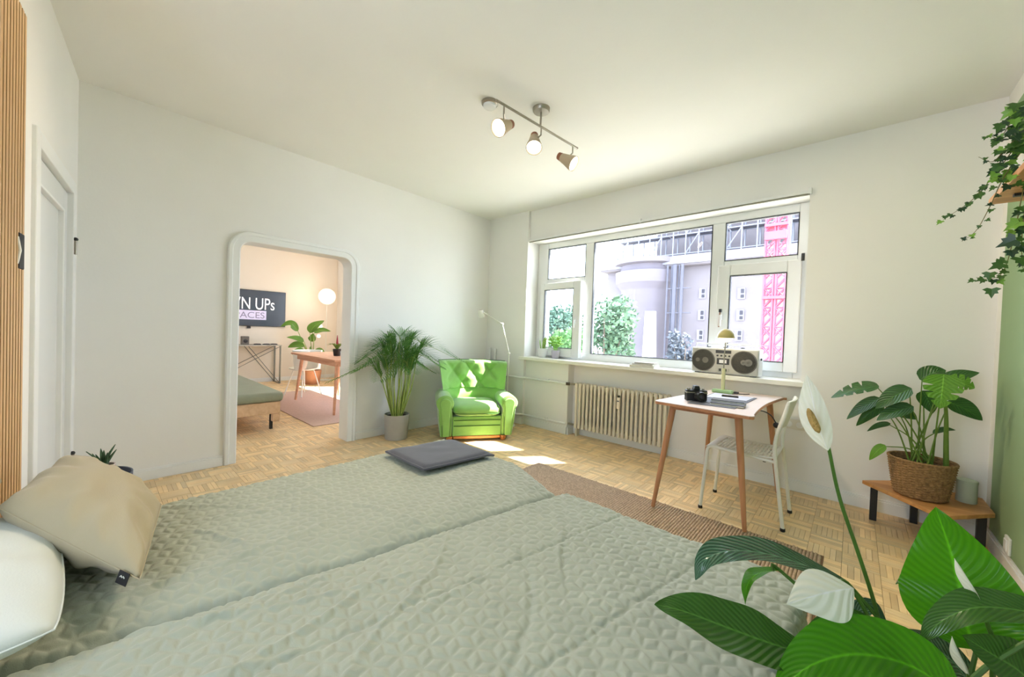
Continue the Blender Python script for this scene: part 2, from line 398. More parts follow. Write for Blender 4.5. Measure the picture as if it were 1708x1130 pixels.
# ------------------------------------------------------------------ parquet: basket-weave blocks of six fingers
BS, NF = 0.15, 6
def block_geo(rng, cx=0.0, cy=0.0, vertical=False):
    V = []; F = []; C = []
    for k_ in range(NF):
        a0_, a1_ = -BS / 2 + k_ * BS / NF + .0005, -BS / 2 + (k_ + 1) * BS / NF - .0005
        l0, l1 = -BS / 2 + .0006, BS / 2 - .0006
        z = rng.uniform(-.0006, .0004); g = rng.uniform(.80, 1.14); wm = rng.uniform(-.05, .05)
        c = (g * (1 + wm * .5), g, g * (1 - wm), 1)
        n = len(V)
        for zz, ins in ((-.012, 0), (z - .0008, 0), (z, .0008)):
            for x, y in ((l0 + ins, a0_ + ins), (l1 - ins, a0_ + ins), (l1 - ins, a1_ - ins), (l0 + ins, a1_ - ins)):
                V.append((cx + (y if vertical else x), cy + (x if vertical else y), zz)); C.append(c)
        F.append((n + 8, n + 9, n + 10, n + 11) if not vertical else (n + 11, n + 10, n + 9, n + 8))
        for s_ in (0, 4):
            for j in range(4):
                q_ = (n + s_ + j, n + s_ + (j + 1) % 4, n + s_ + 4 + (j + 1) % 4, n + s_ + 4 + j)
                F.append(q_ if not vertical else q_[::-1])
    return V, F, C
def block_mesh(name, V, F, C):
    me = bpy.data.meshes.new(name); me.from_pydata(V, [], F); me.materials.append(M['parquet'])
    a = me.color_attributes.new('tone', 'FLOAT_COLOR', 'POINT'); a.data.foreach_set('color', np.array(C, dtype=np.float32).ravel()); me.update(); return me
rng = random.Random(3)
variants = [[block_mesh('parquet_block', *block_geo(rng, vertical=bool(v))) for _ in range(6)] for v in (0, 1)]
cells = []
ox, oy = 0.143 - 40 * BS, 2.862 - 40 * BS
nx0, nx1 = int((X2 - ox) / BS) - 1, int((XR - ox) / BS) + 1
ny0, ny1 = int((YF - oy) / BS) - 2, int((3.9 - oy) / BS) + 1
for i in range(nx0, nx1 + 1):
    for j in range(ny0, ny1 + 1):
        cx_, cy_ = ox + (i + .5) * BS, oy + (j + .5) * BS
        if cx_ < X2 or cx_ > XR + .07 or cy_ < YF or cy_ > 3.92: continue
        if cx_ < XA and cy_ < Y2: continue
        if cx_ < -1.95 and cy_ < -0.30 and cx_ > XA2: continue
        cells.append((i, j, cx_, cy_))
def seen(cx_, cy_):
    px, py, z = project((cx_, cy_, 0))
    if z < .2 or px < -20 or px > 1728 or py < 0 or py > 1150: return 0
    if cx_ < XA - .2:                                   # only through the doorway
        p = EYE + (Vector((cx_, cy_, 0)) - EYE) * ((XA - EYE.x) / (cx_ - EYE.x))
        if not (DY0 < p.y < DY1): return 0
    d = Vector((cx_, cy_, 0)) - EYE; p = EYE + d * ((EYE.z - .5) / EYE.z)
    if -1.86 < p.x < -.06 and -.6 < p.y < 1.36: return 0
    if -2.3 < cx_ < .0 and 1.2 < cy_ < 2.7: return 0        # under the rug
    a = project((cx_ - BS / 2, cy_ - BS / 2, 0)); b = project((cx_ + BS / 2, cy_ - BS / 2, 0)); c = project((cx_ - BS / 2, cy_ + BS / 2, 0))
    return abs((b[0] - a[0]) * (c[1] - a[1]) - (b[1] - a[1]) * (c[0] - a[0]))
cells.sort(key=lambda c: -seen(c[2], c[3]))
V = []; F = []; C = []
for q_, (i, j, cx_, cy_) in enumerate(cells):
    ver = (i + j) % 2
    if q_ < 300:
        o = bpy.data.objects.new('parquet_block', rng.choice(variants[ver])); link(o, FLOOR); o.location = (cx_, cy_, 0)
        if rng.random() < .5: o.rotation_euler = (0, 0, math.pi)
    else:
        v, f, c = block_geo(rng, cx_, cy_, bool(ver)); n = len(V); V += v; C += c; F += [tuple(a + n for a in t) for t in f]
o = bpy.data.objects.new('parquet_field', block_mesh('parquet_field', V, F, C)); link(o, FLOOR); stuff(o)

# ------------------------------------------------------------------ main window
W1 = struct(link(bpy.data.objects.new('window_1', None)), 'wide white window of five panes')
def fr(mb, x0, x1, z0, z1, y0=3.93, y1=4.0): return mb.box(x0, x1, y0, y1, z0, z1)
mb = MB()
fr(mb, WX0, -2.968, .87, WZ1); fr(mb, -.376, WX1, .87, WZ1); fr(mb, -2.968, -.376, 2.262, WZ1); fr(mb, -2.968, -.376, .87, .955)
fr(mb, -2.412, -2.305, .955, 2.262); fr(mb, -1.034, -.925, .955, 2.262)
fr(mb, -2.968, -2.412, 1.80, 1.872); fr(mb, -.925, -.376, 1.845, 1.905)
mb.build('window_frame', M['frame'], W1, bevel=.006)
def pane(x0, x1, z0, z1, parent=W1, y=3.965, ly=None):
    MB().box(x0, x1, y, y + .006, z0, z1).build('pane', M['glass'], parent)
    g = .007; yy0, yy1 = y - .035, y - .001
    mb = MB(); mb.box(x0, x1, yy0, yy1, z1 - g, z1).box(x0, x0 + g, yy0, yy1, z0, z1 - g).box(x1 - g, x1, yy0, yy1, z0, z1 - g).box(x0 + g, x1 - g, yy0, yy1, z0, z0 + g)
    mb.build('gasket', M['gasket'], parent)
pane(-2.968, -2.412, 1.872, 2.262); pane(-2.305, -1.034, .955, 2.262); pane(-.925, -.376, 1.905, 2.262)
# right lower sash, shut
S2 = MB()
for x0, x1, z0, z1 in ((-.97, -.866, .92, 1.862), (-.44, -.345, .92, 1.862), (-.866, -.44, 1.762, 1.862), (-.866, -.44, .92, 1.0)): S2.box(x0, x1, 3.895, 3.96, z0, z1)
s2 = S2.build('sash', M['frame'], W1, bevel=.008); pane(-.866, -.44, 1.0, 1.762, s2, 3.93)
h = MB().box(-.928, -.912, 3.862, 3.895, 1.36, 1.44).tube([(-.92, 3.865, 1.40), (-.92, 3.845, 1.40), (-.92, 3.842, 1.30)], .009, 8).build('handle', M['frame'], s2, smooth=True)
MB().box(-.931, -.909, 3.83, 3.86, 1.425, 1.455).build('handle_lock', M['black'], h, bevel=.003)
MB().tube([(-.925, 3.85, 1.425), (-.93, 3.85, 1.29)], .006, 6).build('handle_rod', mat('copper_rod', rgb(150, 110, 95), .4, var=(20, .1)), h, smooth=True)
MB().tube([(-.338, 3.885, 1.845), (-.338, 3.885, 1.905)], .012, 8).build('hinge', M['black'], s2, smooth=True)
# left lower sash, ajar
S1 = MB()
for x0, x1, z0, z1 in ((0, .065, 0, .92), (.535, .64, 0, .92), (.065, .535, .835, .92), (.065, .535, 0, .105)): S1.box(x0, x1, -.03, .03, z0, z1)
s1 = S1.build('sash', M['frame'], W1, bevel=.008, loc=(-3.045, 3.925, .895), rot=(0, 0, R(-5)))
MB().box(.065, .535, 0, .006, .105, .835).build('pane', M['glass'], s1)
mb = MB(); g = .006; mb.box(.065, .535, -.028, -.001, .835 - g, .835).box(.065, .065 + g, -.028, -.001, .105, .829).box(.535 - g, .535, -.028, -.001, .105, .829).box(.071, .529, -.028, -.001, .105, .111)
mb.build('gasket', M['gasket'], s1)
MB().box(.578, .6, -.045, -.03, .40, .5).tube([(.589, -.04, .45), (.589, -.07, .45), (.589, -.072, .36)], .008, 8).build('handle', M['frame'], s1, smooth=True)
MB().box(-3.165, -.262, 3.635, 3.945, .832, .872).build('window_sill', mat('sill_stone', rgb(240, 238, 226), .35, var=(6, .02)), W1, bevel=.006)
# curtain rail along the lintel
cr = thing('curtain_rail', 'slim white curtain rail under the lintel above the wide window', 'curtain rail', (-1.71, 3.70, 2.337))
MB().box(-1.415, 1.415, 0.012, .04, 0, .022).build('rail', M['trim'], cr, bevel=.003)
MB().box(-1.41, 1.41, .016, .036, -.010, -.001).build('under_rail_shadow', mat('rail_shadow_grey', rgb(140, 138, 122), .8, var=(5, .03)), cr)  # grey strip painted as the shadow under the rail
for x in (-1.41, .05, 1.41): MB().box(x - .012, x + .012, .004, .04, -.004, .04).build('bracket', M['trim'], cr, bevel=.003)

# ------------------------------------------------------------------ radiator in the niche, pipes
rd = thing('radiator', 'cream ribbed column radiator in the niche under the window', 'radiator', (-2.375, 3.785, 0))
NS, PIT = 22, 0.0482
sec_m = MB()
for y in (-.045, .045):
    sec_m.tube([(0, y, .10), (0, y * .98, .13), (0, y, .2), (0, y, .52), (0, y * .98, .585), (0, y, .615)], [.016, .019, .0135, .0135, .019, .014], 8)
sec_m.tube([(0, -.05, .118), (0, .05, .118)], .018, 8).tube([(0, -.05, .595), (0, .05, .595)], .02, 8)
sec_m.tube([(-PIT / 2, 0, .118), (PIT / 2, 0, .118)], .021, 8).tube([(-PIT / 2, 0, .595), (PIT / 2, 0, .595)], .021, 8)
sm = sec_m.mesh('radiator_section', M['rad'], True)
for i in range(NS):
    o = bpy.data.objects.new('radiator_section', sm); link(o, rd); o.location = (PIT * (i + .5), 0, 0)
for x in (PIT * .5, PIT * (NS - .5)):
    MB().box(x - .012, x + .012, -.03, .03, 0.0, .105).build('foot', M['rad'], rd, bevel=.003)
hm = MB().box(-.017, .017, -.085, -.058, .41, .53).build('heat_meter', mat('meter_plastic', rgb(240, 226, 204), .4, var=(10, .02)), rd, bevel=.004, loc=(.56, 0, 0))
MB().box(-.011, .011, -.088, -.084, .485, .497).build('display', M['gasket'], hm)
MB().box(-.009, .009, -.08, -.06, .53, .55).build('clip', M['black'], hm)
vl = MB().tube([(-.065, -.06, .598), (-.035, -.04, .598), (0.0, -.01, .597)], [.012, .012, .011], 10).build('valve', M['steel'], rd, smooth=True)
MB().tube([(-.10, -.082, .598), (-.06, -.058, .598)], .017, 10).build('valve_knob', mat('dark_brass', rgb(92, 84, 66), .4, metal=.6, var=(30, .1)), vl, smooth=True)
MB().tube([(-.07, -.055, .135), (0.0, 0, .12)], .012, 8).build('return_valve', M['steel'], rd, smooth=True)
pp = thing('heating_pipe', 'white painted heating pipe running from the corner at seat height to the radiator', 'pipe', (-3.75, 3.665, .6))
MB().tube(crom([(0, .0, 0), (.50, 0, 0), (.58, 0.005, 0), (.65, .038, 0), (.80, .043, 0), (1.275, .045, 0)], 24), .0125, 10).build('pipe_run', M['trim'], pp, smooth=True)
for x in (.25, 1.0): MB().box(x - .008, x + .008, .0 + (.045 if x > .7 else 0), .05 + (.035 if x > .7 else -.005), -.018, .018).build('clip', M['trim'], pp)
pp = thing('heating_pipe', 'white painted heating pipe running low above the baseboard to the radiator', 'pipe', (-3.75, 3.665, .13))
MB().tube(crom([(0, 0, 0), (.48, 0, 0), (.56, 0.0, -.004), (.64, .03, 0), (.78, .035, 0), (1.285, .045, 0)], 24), .012, 10).build('pipe_run', M['trim'], pp, smooth=True)
MB().box(.992, 1.008, .03, .075, -.018, .018).build('clip', M['trim'], pp)
for x, z1, lb in ((-3.72, .94, 'left of two capped white riser pipes in the corner behind the armchair'), (-3.62, .93, 'right of two capped white riser pipes in the corner behind the armchair')):
    p = thing('riser_pipe', lb, 'pipe', (x, 3.672, 0), group='riser pipes in the corner')
    MB().tube([(0, 0, 0), (0, 0, z1)], .014, 10).build('pipe_run', M['trim'], p, smooth=True)
    MB().tube([(0, 0, z1 - .03), (0, 0, z1 + .012)], .018, 10).build('cap', M['trim'], p, smooth=True)
# sockets
so_ = thing('wall_socket', 'flat cream double wall socket plate right of the desk', 'socket', (-.329, YB, .526))
MB().box(-.075, .075, -.010, 0, -.04, .04).build('plate', mat('socket_cream', rgb(232, 228, 214), .4, var=(8, .01)), so_, bevel=.003)
for x in (-.037, .037): MB().lathe([(.025, 0), (.025, .003), (.021, .003), (.019, -.004 + .005)], (x, -.0105, 0), 16, Matrix.Rotation(R(90), 4, 'X')).build('insert', M['trim'], so_, smooth=True)
so_ = thing('wall_socket', 'white socket low on the sage green wall', 'socket', (XR - .002, 3.235, .15))
MB().box(-.012, 0, -.038, .038, -.045, .045).build('plate', M['trim'], so_, bevel=.004)
MB().box(-.018, -.011, -.022, .022, -.03, .03).build('insert', M['frame'], so_, bevel=.003)

# ------------------------------------------------------------------ slatted panel beside the door
sp_ = thing('slat_panel', 'tall oak slat panel with a black recessed pull beside the white door', 'panel')
sp_.location = WD.location; sp_.rotation_euler = (0, 0, AD)
MB().box(1.672, 1.945, .001, .052, .01, 2.2).build('backing', M['slat_back'], sp_)
slm = MB().box(0, .0215, .0525, .074, .01, 2.2).mesh('slat', M['slat'])
for i in range(9):
    o = bpy.data.objects.new('slat', slm); link(o, sp_); o.location = (1.674 + i * .0313, 0, 0)
    if i == 0: o.location.x += 0
pl = MB().box(1.685, 1.745, .070, .077, 1.335, 1.455).build('pull', mat('matt_black', rgb(18, 18, 20), .6, var=(30, .1)), sp_, bevel=.003)
MB().tube([(1.748, .072, 1.35), (1.742, .077, 1.395), (1.748, .072, 1.44)], .004, 8).build('pull_lip', M['trim'], pl, smooth=True)

# ------------------------------------------------------------------ bed: two single beds pushed together under one quilt
ZB = 0.50
bedwood = M['oak']
mattress_m = mat('ticking', rgb(226, 224, 214), .9, var=(20, .03))
def bed(label, x0, x1, y0, y1):
    b = thing('bed', label, 'bed', ((x0 + x1) / 2, (y0 + y1) / 2, 0), group='single beds pushed together')
    hx, hy = (x1 - x0) / 2, (y1 - y0) / 2
    MB().box(-hx, hx, -hy, hy, .13, .25).build('bed_base', bedwood, b, bevel=.01)
    MB().box(-hx + .005, hx - .005, -hy + .005, hy - .005, .252, .425).build('mattress', mattress_m, b, bevel=.035, seg=3)
    for sx in (-1, 1):
        for sy in (-1, 1): MB().lathe([(.022, 0), (.03, .128)], (sx * (hx - .08), sy * (hy - .08), 0), 12).build('leg', M['black'], b, smooth=True)
    return b
bed('single bed farther from the desk, under the sage quilt, charcoal pad on it', -1.815, -1.0, -.60, 1.42)
bed('single bed nearest the desk, under the sage quilt', -.985, -.13, -.62, 1.315)

def sstep(a, b, x): t = np.clip((x - a) / (b - a), 0, 1); return t * t * (3 - 2 * t)
def quilt_height(X, Y):
    """tumbling-block quilting: hexagons of pitch P, each split by three seams"""
    P = 0.034
    a = X / P; b = Y / P
    q_ = (math.sqrt(3) / 3 * a - 1 / 3 * b); r_ = 2 / 3 * b
    xx, zz = q_, r_; yy = -xx - zz
    rx, ry, rz = np.round(xx), np.round(yy), np.round(zz)
    dx, dy, dz = abs(rx - xx), abs(ry - yy), abs(rz - zz)
    c1 = (dx > dy) & (dx > dz); c2 = (~c1) & (dy > dz)
    rx = np.where(c1, -ry - rz, rx); rz = np.where((~c1) & (~c2), -rx - ry, rz)
    cx = math.sqrt(3) * (rx + rz / 2); cy = 1.5 * rz
    lx, ly = a - cx, b - cy
    ang = np.arctan2(ly, lx); rad = np.hypot(lx, ly)
    hexd = np.full_like(lx, 9.0)
    for k_ in range(6):
        t = k_ * math.pi / 3; hexd = np.minimum(hexd, math.sqrt(3) / 2 - (lx * math.cos(t) + ly * math.sin(t)))
    sp = np.full_like(lx, 9.0)
    for k_ in range(3):
        t = math.pi / 2 + k_ * 2 * math.pi / 3
        along = lx * math.cos(t) + ly * math.sin(t); perp = abs(-lx * math.sin(t) + ly * math.cos(t))
        sp = np.minimum(sp, np.where(along > -.02, perp, 9))
    d = np.minimum(hexd, sp)
    return 1 - np.exp(-(d / .125) ** 2)
def vnoise(X, Y, s, seed):
    out = np.zeros(X.shape)
    it = np.nditer([X, Y, out], op_flags=[['readonly'], ['readonly'], ['writeonly']])
    for x, y, q_ in it: q_[...] = noise.noise(Vector((float(x) * s + seed, float(y) * s - seed, seed * .37)))
    return out
def make_quilt():
    step = .0036; drop = .36
    x0, x1, y0, y1 = -1.845, -.105, -.12, 1.36
    a = np.arange(x0 - drop, x1 + drop + 1e-6, step); b = np.arange(y0 - .05, y1 + .12 + drop, step)
    A, B = np.meshgrid(a, b)
    # the far single bed is longer, so the foot edge steps out towards it
    yf = 1.345 + (1.455 - 1.345) * (1 - sstep(-1.33, -.97, A))
    ex = np.maximum(x0 - A, 0) + np.maximum(A - x1, 0); sx_ = np.where(A < x0, -1.0, 1.0)
    ey = np.maximum(B - yf, 0)
    D = np.sqrt(ex ** 2 + ey ** 2) + 1e-9
    rr = .03
    out = np.where(D < rr * 1.57, rr * np.sin(np.minimum(D / rr, 1.57)), rr) + .05 * np.maximum(D - .045, 0)
    down = np.where(D < rr * 1.57, rr * (1 - np.cos(np.minimum(D / rr, 1.57))), rr + (D - rr * 1.57) * .985)
    ux = ex / D * sx_; uy = ey / D
    inside = (D < 1e-6)
    # coarse folds
    sa = slice(None, None, 6)
    n1 = vnoise(A[::8, ::8], B[::8, ::8], 5.0, 3.1); n2 = vnoise(A[::8, ::8], B[::8, ::8], 13.0, 8.7)
    def up(n): 
        i = np.clip(np.arange(A.shape[0]) / 8, 0, n.shape[0] - 1.001); j = np.clip(np.arange(A.shape[1]) / 8, 0, n.shape[1] - 1.001)
        i0 = i.astype(int); j0 = j.astype(int); fi = (i - i0)[:, None]; fj = (j - j0)[None, :]
        return (n[i0][:, j0] * (1 - fi) * (1 - fj) + n[i0 + 1][:, j0] * fi * (1 - fj) + n[i0][:, j0 + 1] * (1 - fi) * fj + n[i0 + 1][:, j0 + 1] * fi * fj)
    n1, n2 = up(n1), up(n2)
    xs = np.clip(A, x0, x1); ys = np.minimum(B, yf)
    X = xs + ux * out + ux * n1 * .012 * (D > .03); Y = ys + uy * out + uy * n1 * .02 * (D > .03)
    Z = ZB - down + n1 * .006 + n2 * .0035
    # the groove between the two mattresses
    g = A - (-.932 - .185 * (1.33 - B)); Z -= (.040 * np.exp(-(g / .020) ** 2) + .016 * np.exp(-((g + .035) / .05) ** 2)) * (D < .2)
    Z += .004 * sstep(.0, .12, g) * 0
    # pressed and pulled creases: (x, y, angle, length, height)
    for cx, cy, an, ln, hh in ((-1.55, .42, 75, .16, .006), (-1.62, .62, 20, .3, .004), (-1.3, .40, 110, .22, .008), (-1.45, .28, 40, .12, .008), (-.80, .52, 125, .34, .006), (-.62, .95, 140, .14, -.005),
                               (-.74, .66, 100, .22, .005), (-.5, .6, 128, .45, -.006), (-1.05, .25, 95, .2, .007), (-.95, .42, 80, .25, .006), (-1.7, .9, 10, .22, .005), (-1.66, .55, 100, .2, .006), (-1.72, .3, 60, .15, .007),
                               (-1.2, .75, 30, .3, .004), (-.68, 1.02, 135, .2, .005), (-1.12, .1, 70, .3, .008), (-1.3, .15, 100, .3, .007), (-.88, .28, 110, .3, .007), (-1.0, .02, 60, .3, .008)):
        ca, sa_ = math.cos(R(an)), math.sin(R(an)); l = (A - cx) * ca + (B - cy) * sa_; p = -(A - cx) * sa_ + (B - cy) * ca + .03 * np.sin(l * 9)
        Z += hh * np.exp(-(p / .010) ** 2) * np.exp(-(l / ln) ** 4)
    # long seams across the quilt
    for off in (.30, .62): Z -= .005 * np.exp(-((g - off) / .006) ** 2)
    h = quilt_height(A * .985 + B * .17, B * .985 - A * .17)
    press = .55 + .45 * np.clip(n1 * 2 + .5, 0, 1)
    hx = np.where(D < .03, 0, 1); H = 0.0034 * h + .0012 * np.clip(h, 0, 1) ** 6 * press
    Z += H * (1 - hx); X += H * ux * hx; Y += H * uy * hx
    Z = np.maximum(Z, .03)
    ny, nx = A.shape
    co = np.stack([X, Y, Z], -1).reshape(-1, 3)
    idx = np.arange(nx * ny).reshape(ny, nx)
    fcs = np.stack([idx[:-1, :-1], idx[:-1, 1:], idx[1:, 1:], idx[1:, :-1]], -1).reshape(-1, 4)
    me = bpy.data.meshes.new('quilt'); me.vertices.add(len(co)); me.vertices.foreach_set('co', co.astype(np.float32).ravel())
    me.loops.add(fcs.size); me.loops.foreach_set('vertex_index', fcs.astype(np.int32).ravel())
    me.polygons.add(len(fcs)); me.polygons.foreach_set('loop_start', np.arange(0, fcs.size, 4, dtype=np.int32))
    me.polygons.foreach_set('use_smooth', np.ones(len(fcs), dtype=bool)); me.update(); me.validate()
    me.materials.append(mat('sage_quilt', rgb(160, 165, 149), .8, var=(9, .04), bump=(420, .12), sheen=.2))
    o = bpy.data.objects.new('quilt', me); link(o); return o
tag(make_quilt(), 'large sage green quilted bedspread covering both beds', 'bedspread')

# ------------------------------------------------------------------ pillows
def pillow(name, corners, thick, m, label, cat, n=36, seed=0, wr=.006, pin=.10, rnd=.3):
    """a stuffed cushion between four seam corners (a, b, c, d in order round)"""
    a, b, c, d = [Vector(p) for p in corners]; nr = (b - a).cross(d - a).normalized()
    if nr.z < 0: nr = -nr
    t = thing(name, label, cat, tuple((a + b + c + d) / 4)); org = t.location.copy()
    def P(u, v, s):
        U, V = 2 * u - 1, 2 * v - 1
        # sides drawn in between the corners, corners rounded off
        uu = U * (1 - pin * .45 * (1 - abs(V) ** 2.0)); vv = V * (1 - pin * .45 * (1 - abs(U) ** 2.0))
        uu *= math.sqrt(1 - rnd * .5 * V * V * U * U); vv *= math.sqrt(1 - rnd * .5 * U * U * V * V)
        uu, vv = (uu + 1) / 2, (vv + 1) / 2
        p = a.lerp(b, uu).lerp(d.lerp(c, uu), vv)
        e = max(0, (1 - abs(U) ** 2.6)) ** .55 * max(0, (1 - abs(V) ** 2.6)) ** .55
        w_ = noise.noise(Vector((U * 1.6 + seed, V * 1.6, s * 3))) * wr * 2.2 * e
        rim = max(abs(U), abs(V)); an = math.atan2(V, U)
        w_ += wr * math.sin(an * 11 + seed + 2 * noise.noise(Vector((U * 3, V * 3, seed)))) * max(0, rim - .45) * 2 * e ** .5
        return p + nr * s * (thick / 2 * e + w_) - org
    mb = MB(); mb.grid(lambda u, v: P(u, v, 1), n, n); mb.grid(lambda u, v: P(u, v, -1), n, n)
    o = mb.build('cover', m, t, smooth=True, sharp=80)
    bm = bmesh.new(); bm.from_mesh(o.data); bmesh.ops.remove_doubles(bm, verts=bm.verts, dist=.0008); bmesh.ops.recalc_face_normals(bm, faces=bm.faces); bm.to_mesh(o.data); bm.free()
    for p_ in o.data.polygons: p_.use_smooth = True
    ring = [P(i / n, 0, 0) for i in range(n)] + [P(1, i / n, 0) for i in range(n)] + [P(1 - i / n, 1, 0) for i in range(n)] + [P(0, 1 - i / n, 0) for i in range(n)]
    MB().tube(ring, .0018, 6, closed=True).build('piping', m, t, smooth=True)
    return t, P
beige = mat('beige_cotton', rgb(172, 160, 132), .85, var=(5, .03), bump=(300, .1), sheen=.2)
white_c = mat('white_cotton', rgb(212, 217, 213), .85, var=(5, .02), bump=(300, .08), sheen=.2)
pillow('pillow', [(-1.84, -.60, .585), (-1.06, -.59, .585), (-1.06, -.005, .585), (-1.80, -.06, .585)], .15, white_c, 'white cotton bed pillow under the tan cushion at the bed head', 'pillow', seed=1, wr=.006, rnd=.45)
pillow('pillow', [(-1.855, -.62, .76), (-1.40, -.62, .76), (-1.46, -.21, .73), (-1.85, -.13, .70)], .12, beige, 'plain tan pillow behind the labelled cushion, mostly out of the picture', 'pillow', seed=5, rnd=.7)
t, P_ = pillow('cushion', [(-1.62, -.17, .685), (-1.215, .085, .556), (-1.67, .165, .57), (-2.02, -.055, .70)], .17, beige, 'large tan cotton cushion with a small black label, leaning on the white pillow', 'cushion', seed=9, wr=.013, pin=.12, rnd=.22)
e0 = P_(.955, .015, .0); e1 = P_(.885, .01, .0); dn = Vector((.006, -.008, -.016))
mb = MB(); mb.add([e0 + Vector((.006, -.006, .008)), e1 + Vector((.006, -.006, .008)), e1 + dn + Vector((.006, -.006, 0)), e0 + dn + Vector((.006, -.006, 0))], [(0, 1, 2, 3)])
lb = mb.build('label', mat('woven_black', rgb(34, 32, 32), .8, var=(60, .1)), t, solid=.0015)
c0 = (e0 + e1) / 2 + dn * .35 + Vector((.0085, -.0085, .004)); du = (e1 - e0) * .22
MB().tube([c0 - du, c0 - du * .5 + Vector((0, 0, .004)), c0, c0 + du * .5 + Vector((0, 0, .004)), c0 + du], .0012, 5).build('stitching', white_c, lb)
# flat dark seat pad at the foot of the bed
felt = mat('charcoal_felt', rgb(74, 76, 86), .95, var=(30, .08), bump=(200, .2), sheen=.3)
sp2 = thing('seat_pad', 'flat charcoal grey felt seat pad lying on the foot of the bed', 'seat pad', (-1.60, 1.235, .514))
def pad(u, v, s):
    U, V = 2 * u - 1, 2 * v - 1
    a, b, c, d = Vector((-.195, -.20, 0)), Vector((.15, -.205, 0)), Vector((.205, .195, 0)), Vector((-.135, .20, 0))
    p = a.lerp(b, u).lerp(d.lerp(c, u), v); e = (1 - abs(U) ** 14) ** .5 * (1 - abs(V) ** 14) ** .5
    p.z = .016 + s * .015 * e + .004 * noise.noise(Vector((U * 2, V * 2, 1))) - .012 * max(0, V - .8) * 3; return p
mb = MB(); mb.grid(lambda u, v: pad(u, v, 1), 30, 30); mb.grid(lambda u, v: pad(u, v, -1), 30, 30)
pc = mb.build('cover', felt, sp2, smooth=True, sharp=170)
N_ = 30
MB().tube([pad(i / N_, 0, 0) for i in range(N_)] + [pad(1, i / N_, 0) for i in range(N_)] + [pad(1 - i / N_, 1, 0) for i in range(N_)] + [pad(0, 1 - i / N_, 0) for i in range(N_)], .006, 6, closed=True).build('rolled_edge', felt, sp2, smooth=True)

# ------------------------------------------------------------------ jute rug
rug = thing('rug', 'brown braided jute rug between the bed and the desk', 'rug', (-1.05, 1.98, 0))
jute = mat('jute', rgb(182, 158, 132), .95, var=(60, .22), bump=(150, .5), stretch=(1, 1, 1))
def rug_part(x0, x1, y0, y1, pitch=.0165):
    n = int((x1 - x0) / pitch); V = []; F = []
    prof = [(-.5, .003), (-.38, .010), (0, .0145), (.38, .010), (.5, .003)]
    ys = np.arange(y0, y1 + .001, .02)
    for i in range(n):
        cx = x0 + (i + .5) * pitch; ph = random.random() * 6
        b = len(V)
        for y in ys:
            wob = .0022 * math.sin(y * 150 + ph + i * 2.1)
            for u, z in prof: V.append((cx + u * pitch, y + .006 * math.sin(i * 1.3), z + (wob if 0.003 < z else 0)))
        k_ = len(prof)
        for r_ in range(len(ys) - 1):
            for c in range(k_ - 1): F.append((b + r_ * k_ + c, b + r_ * k_ + c + 1, b + (r_ + 1) * k_ + c + 1, b + (r_ + 1) * k_ + c))
    mb = MB(); mb.v = V; mb.f = F; return mb
stuff(rug_part(-1.02, .97, -.52, .735).build('braids', jute, rug, smooth=True, sharp=180))
MB().box(-1.02, .97, -.52, .735, .0005, .004).build('underlay', mat('jute_back', rgb(120, 92, 66), .95, var=(30, .1)), rug)

# ------------------------------------------------------------------ green tufted armchair
AW = Vector((.556, .831, 0))
ac = thing('armchair', 'lime green tufted armchair with rolled arms in the corner by the window', 'armchair', (-2.955, 2.765, 0), math.atan2(.831, .556))
velvet = mat('green_velvet', rgb(138, 190, 92), .75, var=(7, .10), bump=(120, .12), sheen=.5)
piping = mat('dark_green_piping', rgb(62, 104, 42), .8, var=(20, .1))
orange = wood('stained_beech', rgb(196, 118, 58), rgb(222, 148, 84), (10, 10, 40), .45)
# apron and lower body
MB().box(-.262, .262, .0, .60, .055, .265).build('seat_base', velvet, ac, bevel=.012, seg=3)
MB().tube([(-.25, -.004, .165), (.25, -.004, .165)], .004, 6).tube([(-.25, -.006, .225), (.25, -.006, .225)], .004, 6).build('apron_piping', piping, ac)
MB().box(-.25, .25, -.008, .012, .03, .056).build('front_rail', orange, ac, bevel=.004)
# seat cushion
def sup(n, u): return math.copysign(abs(u) ** n, u)
def cushion_geo(hx, hy, hz, c, nx=26, ny=14, e=.35):
    mb = MB()
    def P(a, b):
        th, ph = (a * 2 - 1) * math.pi, (b - .5) * math.pi
        return Vector((c[0] + hx * sup(e, math.cos(th)) * sup(.55, math.cos(ph)), c[1] + hy * sup(e, math.sin(th)) * sup(.55, math.cos(ph)), c[2] + hz * sup(.8, math.sin(ph))))
    mb.grid(P, nx * 2, ny); return mb
sc_ = cushion_geo(.262, .30, .075, (0, .25, .325)).build('seat_cushion', velvet, ac, smooth=True, sharp=120)
MB().tube([Vector((.262 * sup(.35, math.cos(t)), .25 + .302 * sup(.35, math.sin(t)), .30)) for t in [i / 60 * 2 * math.pi for i in range(60)]], .004, 6, closed=True).build('cushion_piping', piping, sc_, smooth=True)
